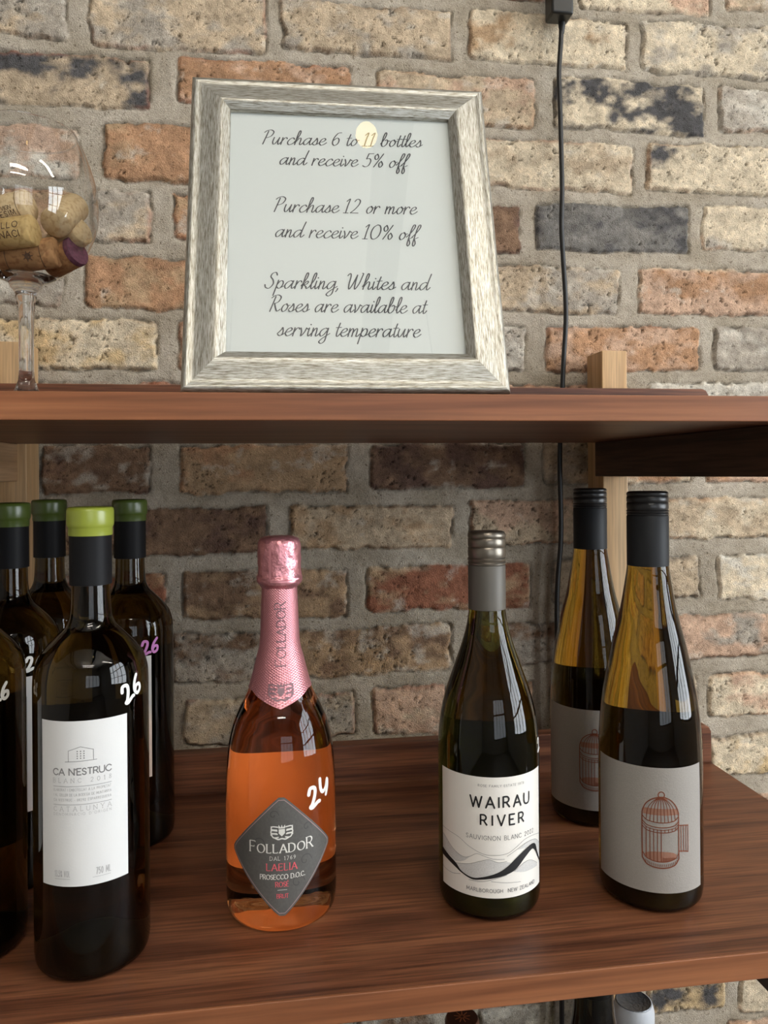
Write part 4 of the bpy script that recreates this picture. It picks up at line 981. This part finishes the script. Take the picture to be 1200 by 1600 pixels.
# diamond label
def kite(s):
    out = []; top, mid, bot = .1052, .0622, .0148
    R = 26
    for j in range(R + 1):
        q_ = j / R; h = bot + (top - bot) * q_
        if h <= mid: f_ = max(0.0, (h - bot) / (mid - bot)); wdt = .0022 + .0424 * (f_ ** .93)
        else: f_ = max(0.0, (top - h) / (top - mid)); wdt = .0022 + .0424 * (f_ ** .93)
        # soften the side corners
        wdt = min(wdt, .0446 - .004 * max(0, 1 - abs(h - mid) / .004) ** 2)
        out.append((mid + (h - mid) * s, -wdt * s, wdt * s))
    return out
lab = outline_part('front_label', M['charcoal_label'], t, PS, kite(1.0), .0003)
edge = kite(.955)
k = Ink()
loop = [(r_, h) for h, l, r_ in edge] + [(l, h) for h, l, r_ in reversed(edge)]; loop.append(loop[0])
k.ribbon(densify(loop, .001), .00055, cap=False)
k.build('border_line', M['rose_line'], lab, on_cyl(PS, .0005))
f = on_cyl(PS, .0006)
k = Ink()
caps_text(k, 'FOLLADOR', 0, .0632, .0066, .0500, w=.17, serif=.13, thin=.07, big=((0, 7), 1.28))
caps_text(k, 'DAL 1769', .0008, .0576, .0028, .0195, w=.10, serif=.1)
caps_text(k, 'PROSECCO D.O.C.', .0006, .0430, .0036, .0345, w=.17, serif=.1, thin=.09)
k.ribbon([(-.0033, .0347), (.0037, .0347)], .0003)
crest(k, .0002, .0795, .0090)
k.build('silver_lettering', M['silver_ink'], lab, f)
k = Ink()
caps_text(k, 'LAELIA', 0, .0497, .0052, .0230, w=.16, serif=.12, thin=.08)
caps_text(k, 'ROSÉ', .0002, .0372, .0037, .0100, w=.17, serif=.1, thin=.09)
caps_text(k, 'BRUT', .0005, .0286, .0031, .0088, w=.17, serif=.1, thin=.1)
k.build('pink_lettering', M['pink_ink'], lab, f)
k = Ink()
for (cx, cy, r) in ((.0185, .0545, .0055), (.0120, .0390, .0060), (-.018, .0700, .0050), (.020, .0800, .0040), (-.006, .0920, .004)):
    k.ribbon(catmull([(cx + r * (1 - .11 * q_) * math.cos(q_ * .8), cy + r * (1 - .11 * q_) * math.sin(q_ * .8)) for q_ in range(9)], .0006), .0006)
k.build('scroll_print', M['scroll_ink'], lab, on_cyl(PS, .0004))
price_mark(t, PS, '24', .0235, .0930, .0150, M['chalk'], tilt=.22, w=.0030, step=.74)

# --- green burgundy bottle with the river label
t = empty('wine_bottle', (.1735, .6242, ZB), 'dark green wine bottle with pewter screw cap and cream label bearing a black wave', 'bottle')
glass_part(PG, M['glass_burgundy'], t)
label_part(PG, 'back_label', M['mid_ink'], t, PI * .042 - .040, PI * .042 + .040, .020, .134, off=.0006)
def screwcap(t, z0, z1, zs, r0, r1, capm, skirtm):
    m = MB(); m.lathe([(r0 - .0008, z0), (r0, z0 + .0003), (r0, zs - .0012), (r0 - .0006, zs)], 56); m.build('cap_skirt', skirtm, t, angle=50)
    pr = [(r1 - .0008, zs)]; H = z1 - zs
    for q_ in (.02, .14): pr += [(r1, zs + H * q_), (r1 + .0002, zs + H * (q_ + .05)), (r1 - .0005, zs + H * (q_ + .09))]
    pr += [(r1, zs + H * .30), (r1, zs + H * .50), (r1 - .0006, zs + H * .54), (r1, zs + H * .58), (r1, zs + H * .76), (r1 - .0006, zs + H * .80), (r1, zs + H * .84), (r1, zs + H * .92), (r1 - .0012, z1 - .0004), (r1 - .003, z1), (.0, z1)]
    m = MB(); m.lathe(pr, 64); m.build('screw_cap', capm, t, angle=40)
screwcap(t, .2395, .3042, .2762, .0156, .0157, M['pewter'], M['pewter_skirt'])
lab = label_part(PG, 'front_label', M['cream_label'], t, -.0565, .0418, .0200, .1145, nh=8)
f = on_cyl(PG, .0005)
k = Ink()
caps_text(k, 'WAIRAU', -.0008, .0908, .0084, .0500, w=.165)
caps_text(k, 'RIVER', .0003, .0770, .0080, .0360, w=.165)
k.build('lettering', M['ink'], lab, f)
k = Ink()
caps_text(k, 'SAUVIGNON BLANC 2022', 0, .0655, .0033, .0590, w=.11)
caps_text(k, 'ROSE FAMILY ESTATE 1978', -.0005, .1070, .0018, .0380, w=.11)
caps_text(k, 'MARLBOROUGH  NEW ZEALAND', .0006, .0245, .0027, .0600, w=.15)
k.build('small_print', M['grey_ink'], lab, f)
mm = lambda L: [(a / 1000, b / 1000) for a, b in L]
up = mm([(-56.0, 48.5), (-46.8, 45.2), (-39.2, 42.1), (-34.25, 37.6), (-24.9, 34.8), (-16.8, 36.2), (-4.6, 40.3), (3.56, 45.0), (10.4, 50.1), (19.3, 55.0), (27.65, 56.9), (32.9, 54.4), (36.1, 47.3), (41.7, 38.4)])
lo = mm([(-56.0, 42.5), (-46.8, 40.8), (-39.2, 38.4), (-34.25, 36.2), (-24.9, 33.3), (-16.8, 34.3), (-4.6, 36.6), (3.56, 38.7), (10.4, 41.6), (19.3, 48.8), (27.65, 52.6), (32.9, 48.8), (36.1, 43.9), (41.7, 36.8)])
def resample(L, n=70):
    c = catmull(L, .0004); xs_ = np.linspace(L[0][0], L[-1][0], n); cx = np.array([p[0] for p in c]); cy = np.array([p[1] for p in c]); o_ = np.argsort(cx)
    return list(zip(xs_.tolist(), np.interp(xs_, cx[o_], cy[o_]).tolist()))
k = Ink(); k.fill_strip(resample(up), resample(lo)); k.build('river_ribbon', M['ink'], lab, on_cyl(PG, .0006))
hills = [mm(L) for L in ([(-56, 65.5), (-37.8, 64), (-27.5, 58.9), (-16.7, 54.6), (-8, 53.7), (2.7, 54.7), (10.5, 58.4), (19.4, 62.9), (30, 63), (41.5, 60)], [(-56, 60), (-52, 58.7), (-41.4, 52.1), (-32.6, 49.2), (-26.7, 50.7), (-21.1, 54), (-15.8, 53), (-8, 50.9), (.8, 50.5)],
      [(-39.2, 42.1), (-27.7, 44.7), (-18.5, 48.3), (-11.5, 50.3), (-4.5, 48.2), (2.7, 48.6)], [(-56, 34), (-53.4, 32.7), (-42.9, 32.7), (-34.8, 34.9)], [(-27.8, 32.3), (-16.9, 32.7), (-8.1, 35.1), (2.6, 38.1)], [(-9.9, 33.3), (2.5, 32), (14.5, 30.7)], [(8.3, 39.9), (18, 44.7), (25.9, 44.4), (35.9, 38.3)], [(2.7, 52.5), (12, 57), (22, 60), (33, 58.5), (41.5, 52)])]
k = Ink()
for L in hills: k.ribbon(catmull(L, .001), .00028, cap=False)
k.build('hill_lines', M['grey_ink'], lab, f)
k = Ink()
A = resample(mm([(-39.2, 42.1), (-27.7, 44.7), (-18.5, 48.3), (-11.5, 50.3), (-4.5, 48.2), (2.7, 48.0), (6.5, 46.8)])); B = resample(mm([(-39.2, 42.0), (-34.25, 37.6), (-24.9, 34.8), (-16.8, 36.2), (-4.6, 40.3), (2.7, 44.6), (6.5, 46.7)]))
k.fill_strip(A, B)
A = resample(mm([(12, 56.5), (22, 59.8), (33, 58.3), (41.5, 51.8)])); B = resample(mm([(12, 56.3), (19.3, 56.0), (27.65, 57.1), (32.9, 54.6), (36.1, 48), (41.5, 38.8)])); k.fill_strip(A, B)
A = resample(mm([(9, 39.8), (18, 44.4), (25.9, 44.2), (35.9, 38.2)])); B = resample(mm([(9, 39.6), (18, 37.4), (25.9, 36.8), (35.9, 36)])); k.fill_strip(A, B)
A = resample(mm([(-56, 60), (-52, 58.7), (-41.4, 52.1), (-32.6, 49.2), (-26.7, 50.5)])); B = resample(mm([(-56, 49.0), (-46.8, 46), (-39.2, 43.5), (-32, 46), (-26.7, 50.4)])); k.fill_strip(A, B)
k.build('hill_tint', M['tint_ink'], lab, on_cyl(PG, .0004))
price_mark(t, PG, '2', .0405, .1260, .0100, M['chalk'], tilt=.1, w=.0018)

# --- two amber hock bottles with the birdcage label
def build_hock():
    t = empty('wine_bottle', (0, 0, ZB))
    glass_part(PH, M['glass_hock'], t)
    screwcap(t, .2735, .3362, .3160, .0171, .0170, M['black_cap'], M['slate_cap'])
    label_part(PH, 'back_label', M['ink'], t, PI * .042 - .036, PI * .042 + .036, .020, .142, off=.0006)
    lab = label_part(PH, 'front_label', M['grey_label'], t, -.0700, .0280, .0180, .1172, nh=8)
    s = .0282 / 620; fx = lambda x, y: (-.0115 + (x - 490) * s, .0378 + (1420 - y) * s * 1.06)
    k = Ink()
    arc = lambda q: math.sqrt(max(0.0, 1 - (2 * q - 1) ** 2))
    def st(pts, w=.00042, curve=True):
        w *= 1.35
        q_ = [fx(*p) for p in pts]; k.ribbon(catmull(q_, .0006) if curve else densify(q_, .0006), w)
    st([(180, 1265), (178, 900), (180, 560), (190, 480), (240, 370), (330, 295), (430, 255), (500, 245), (570, 255), (660, 300), (745, 390), (790, 490), (798, 560), (800, 900), (800, 1265)], .0006)
    for y0, w in ((570, .0005), (650, .0005), (690, .00035), (740, .00045)):
        d_ = 100 if y0 < 700 else 95
        st([(182 + 618 * q_ / 10, y0 + d_ * arc(q_ / 10)) for q_ in range(11)], w)
    for y0, w in ((1265, .0007), (1170, .00045)):
        st([(182 + 618 * q_ / 10, y0 + 150 * arc(q_ / 10) * (1 if y0 > 1200 else .95)) for q_ in range(11)], w)
    for i in range(9):                                        # dome ribs
        q_ = (i + 1) / 10; xb = 182 + 618 * q_; yb = 572 + 100 * arc(q_)
        xm = 490 + (xb - 490) * .88
        st([(490 + (xb - 490) * .18, 262), (490 + (xb - 490) * .62, 330 + 40 * abs(q_ - .5)), (xm, 450), (xb, yb)], .00040)
    for i in range(1, 6):                                     # front bars, left of the open doorway
        x = 182 + i * 62; st([(x, 690 + 95 * arc(i / 10)), (x, 1180 + 130 * arc(i / 10))], .00045, False)
    for i in range(6, 10):
        x = 182 + i * 62; st([(x, 690 + 95 * arc(i / 10)), (x, 740 + 95 * arc(i / 10))], .0004, False)
    for i in range(14):
        x = 520 + i * 19; st([(x, 1240 + 4 * i % 9), (x, 1310 - i * 4)], .0003, False)
    for i in range(18):
        x = 235 + i * 31; y = 1215 + 140 * arc((x - 182) / 618); st([(x, y), (x + 4, y + 38)], .0003, False)
    st([(500 + 52 * math.cos(a_ * PI / 8), 212 + 52 * math.sin(a_ * PI / 8)) for a_ in range(17)], .0006)
    st([(800, 718), (940, 728), (990, 740)], .0006); st([(805, 1140), (900, 1150), (990, 1170)], .0006)
    for x in (845, 895, 945, 990): st([(x, 725), (x, 1155)], .00045, False)
    k.build('birdcage_print', M['copper_ink'], lab, on_cyl(PH, .0006))
    k = Ink()
    A = [fx(220 + 54 * q_, 1195 - 50 * arc(q_ / 10)) for q_ in range(11)]; B = [fx(220 + 54 * q_, 1215 + 110 * arc(q_ / 10)) for q_ in range(11)]; k.fill_strip(A, B)
    A = [fx(205 + 57.5 * q_, 440) for q_ in range(11)]; B = [fx(195 + 60 * q_, 540 + 10 * math.sin(PI * q_ / 10)) for q_ in range(11)]; k.fill_strip(A, B)
    A = [fx(400 + 20 * q_, 262 - 18 * math.sin(PI * q_ / 10)) for q_ in range(11)]; B = [fx(400 + 20 * q_, 300) for q_ in range(11)]; k.fill_strip(A, B)
    k.build('birdcage_wash', M['copper_wash'], lab, on_cyl(PH, .0004))
    return t
hk = build_hock()
hk2 = copy_tree(hk)
for o, x, y, lab, a in ((hk, .3112, .6138, 'amber wine bottle with whole birdcage label, foremost of the pair on the right', 0.0),
                        (hk2, .3231, .7626, 'amber wine bottle half hidden behind the other birdcage label bottle', -.07)):
    o.location = (x, y, ZB); o.rotation_euler = (0, 0, a); o['label'] = lab; o['category'] = 'bottle'; o['group'] = 'grey birdcage label bottles'
price_mark(hk, PH, '2', .0445, .1225, .0150, M['chalk'], tilt=-.05, w=.0020)

# --- tops of bottles on the shelf below
def low_bottle(x, y, h, prof, mat, label, build_cap):
    t = empty('wine_bottle', (x, y, Z3 + .0003), label, 'bottle', 'bottles on the shelf below')
    k = h / prof[-1][1]; pr = [(r, z * k) for r, z in prof]
    glass_part(pr, mat, t); build_cap(t, h, pr); return t
def p_at(px, py, depth):
    d = ray(px, py); return d[0] * depth, d[1] * depth, d[2] * depth + ZC
def cap_copper(t, h, pr):
    m = MB(); m.lathe([(.0160, h - .055), (.0166, h - .054), (.0166, h - .002), (.0150, h + .0012), (.0, h + .0014)], 48); c = m.build('capsule', M['copper_cap'], t)
    k = Ink()
    for q_ in range(9):
        a_ = q_ * .7; k.ribbon([(.002 * math.cos(a_), .002 * math.sin(a_)), (.0075 * math.cos(a_), .0075 * math.sin(a_))], .0011)
    k.build('top_emblem', M['orange_foil'], c, lambda u, v: (u, v, h + .0018))
def cap_white(t, h, pr):
    m = MB(); m.lathe([(.0170, h - .075), (.0178, h - .074), (.0180, h - .020), (.0192, h - .016), (.0190, h - .006), (.0172, h + .0008), (.0162, h + .0012)], 48, caps=False); m.build('capsule', M['white_cap'], t)
    m = MB(); m.lathe([(.0, h + .0006), (.0145, h + .0008), (.0160, h + .0016), (.0166, h + .0010), (.0168, h + .0002)], 40, caps=False); m.build('foil_disc', M['grey_foil'], t)
def cap_dark(t, h, pr):
    m = MB(); m.lathe([(.0150, h - .050), (.0158, h - .0495), (.0158, h + .0010), (.0, h + .0012)], 40); m.build('capsule', M['black_cap'], t)
M['orange_foil'] = simple('copper_orange_foil', (0.62, 0.20, 0.08), 0.35, metal=0.6)
M['glass_black'] = glass('black_green_glass', (0.02, 0.02, 0.012), 1.4)
x, y, z = p_at(722, 1589, .74); low_bottle(x, y, z - Z3 - .0017, PG, M['glass_black'], 'bottle on the shelf below with a copper brown cap bearing an orange emblem', cap_copper)
x, y, z = p_at(990, 1563, .74); low_bottle(x, y, z - Z3 - .0017, PG, M['glass_burgundy'], 'bottle on the shelf below with a white capsule and embossed grey top', cap_white)
x, y, z = p_at(927, 1528, .655); low_bottle(x, y, .37, PH, M['glass_black'], 'black tapering bottle on the shelf below, left of the white capsule', cap_dark)
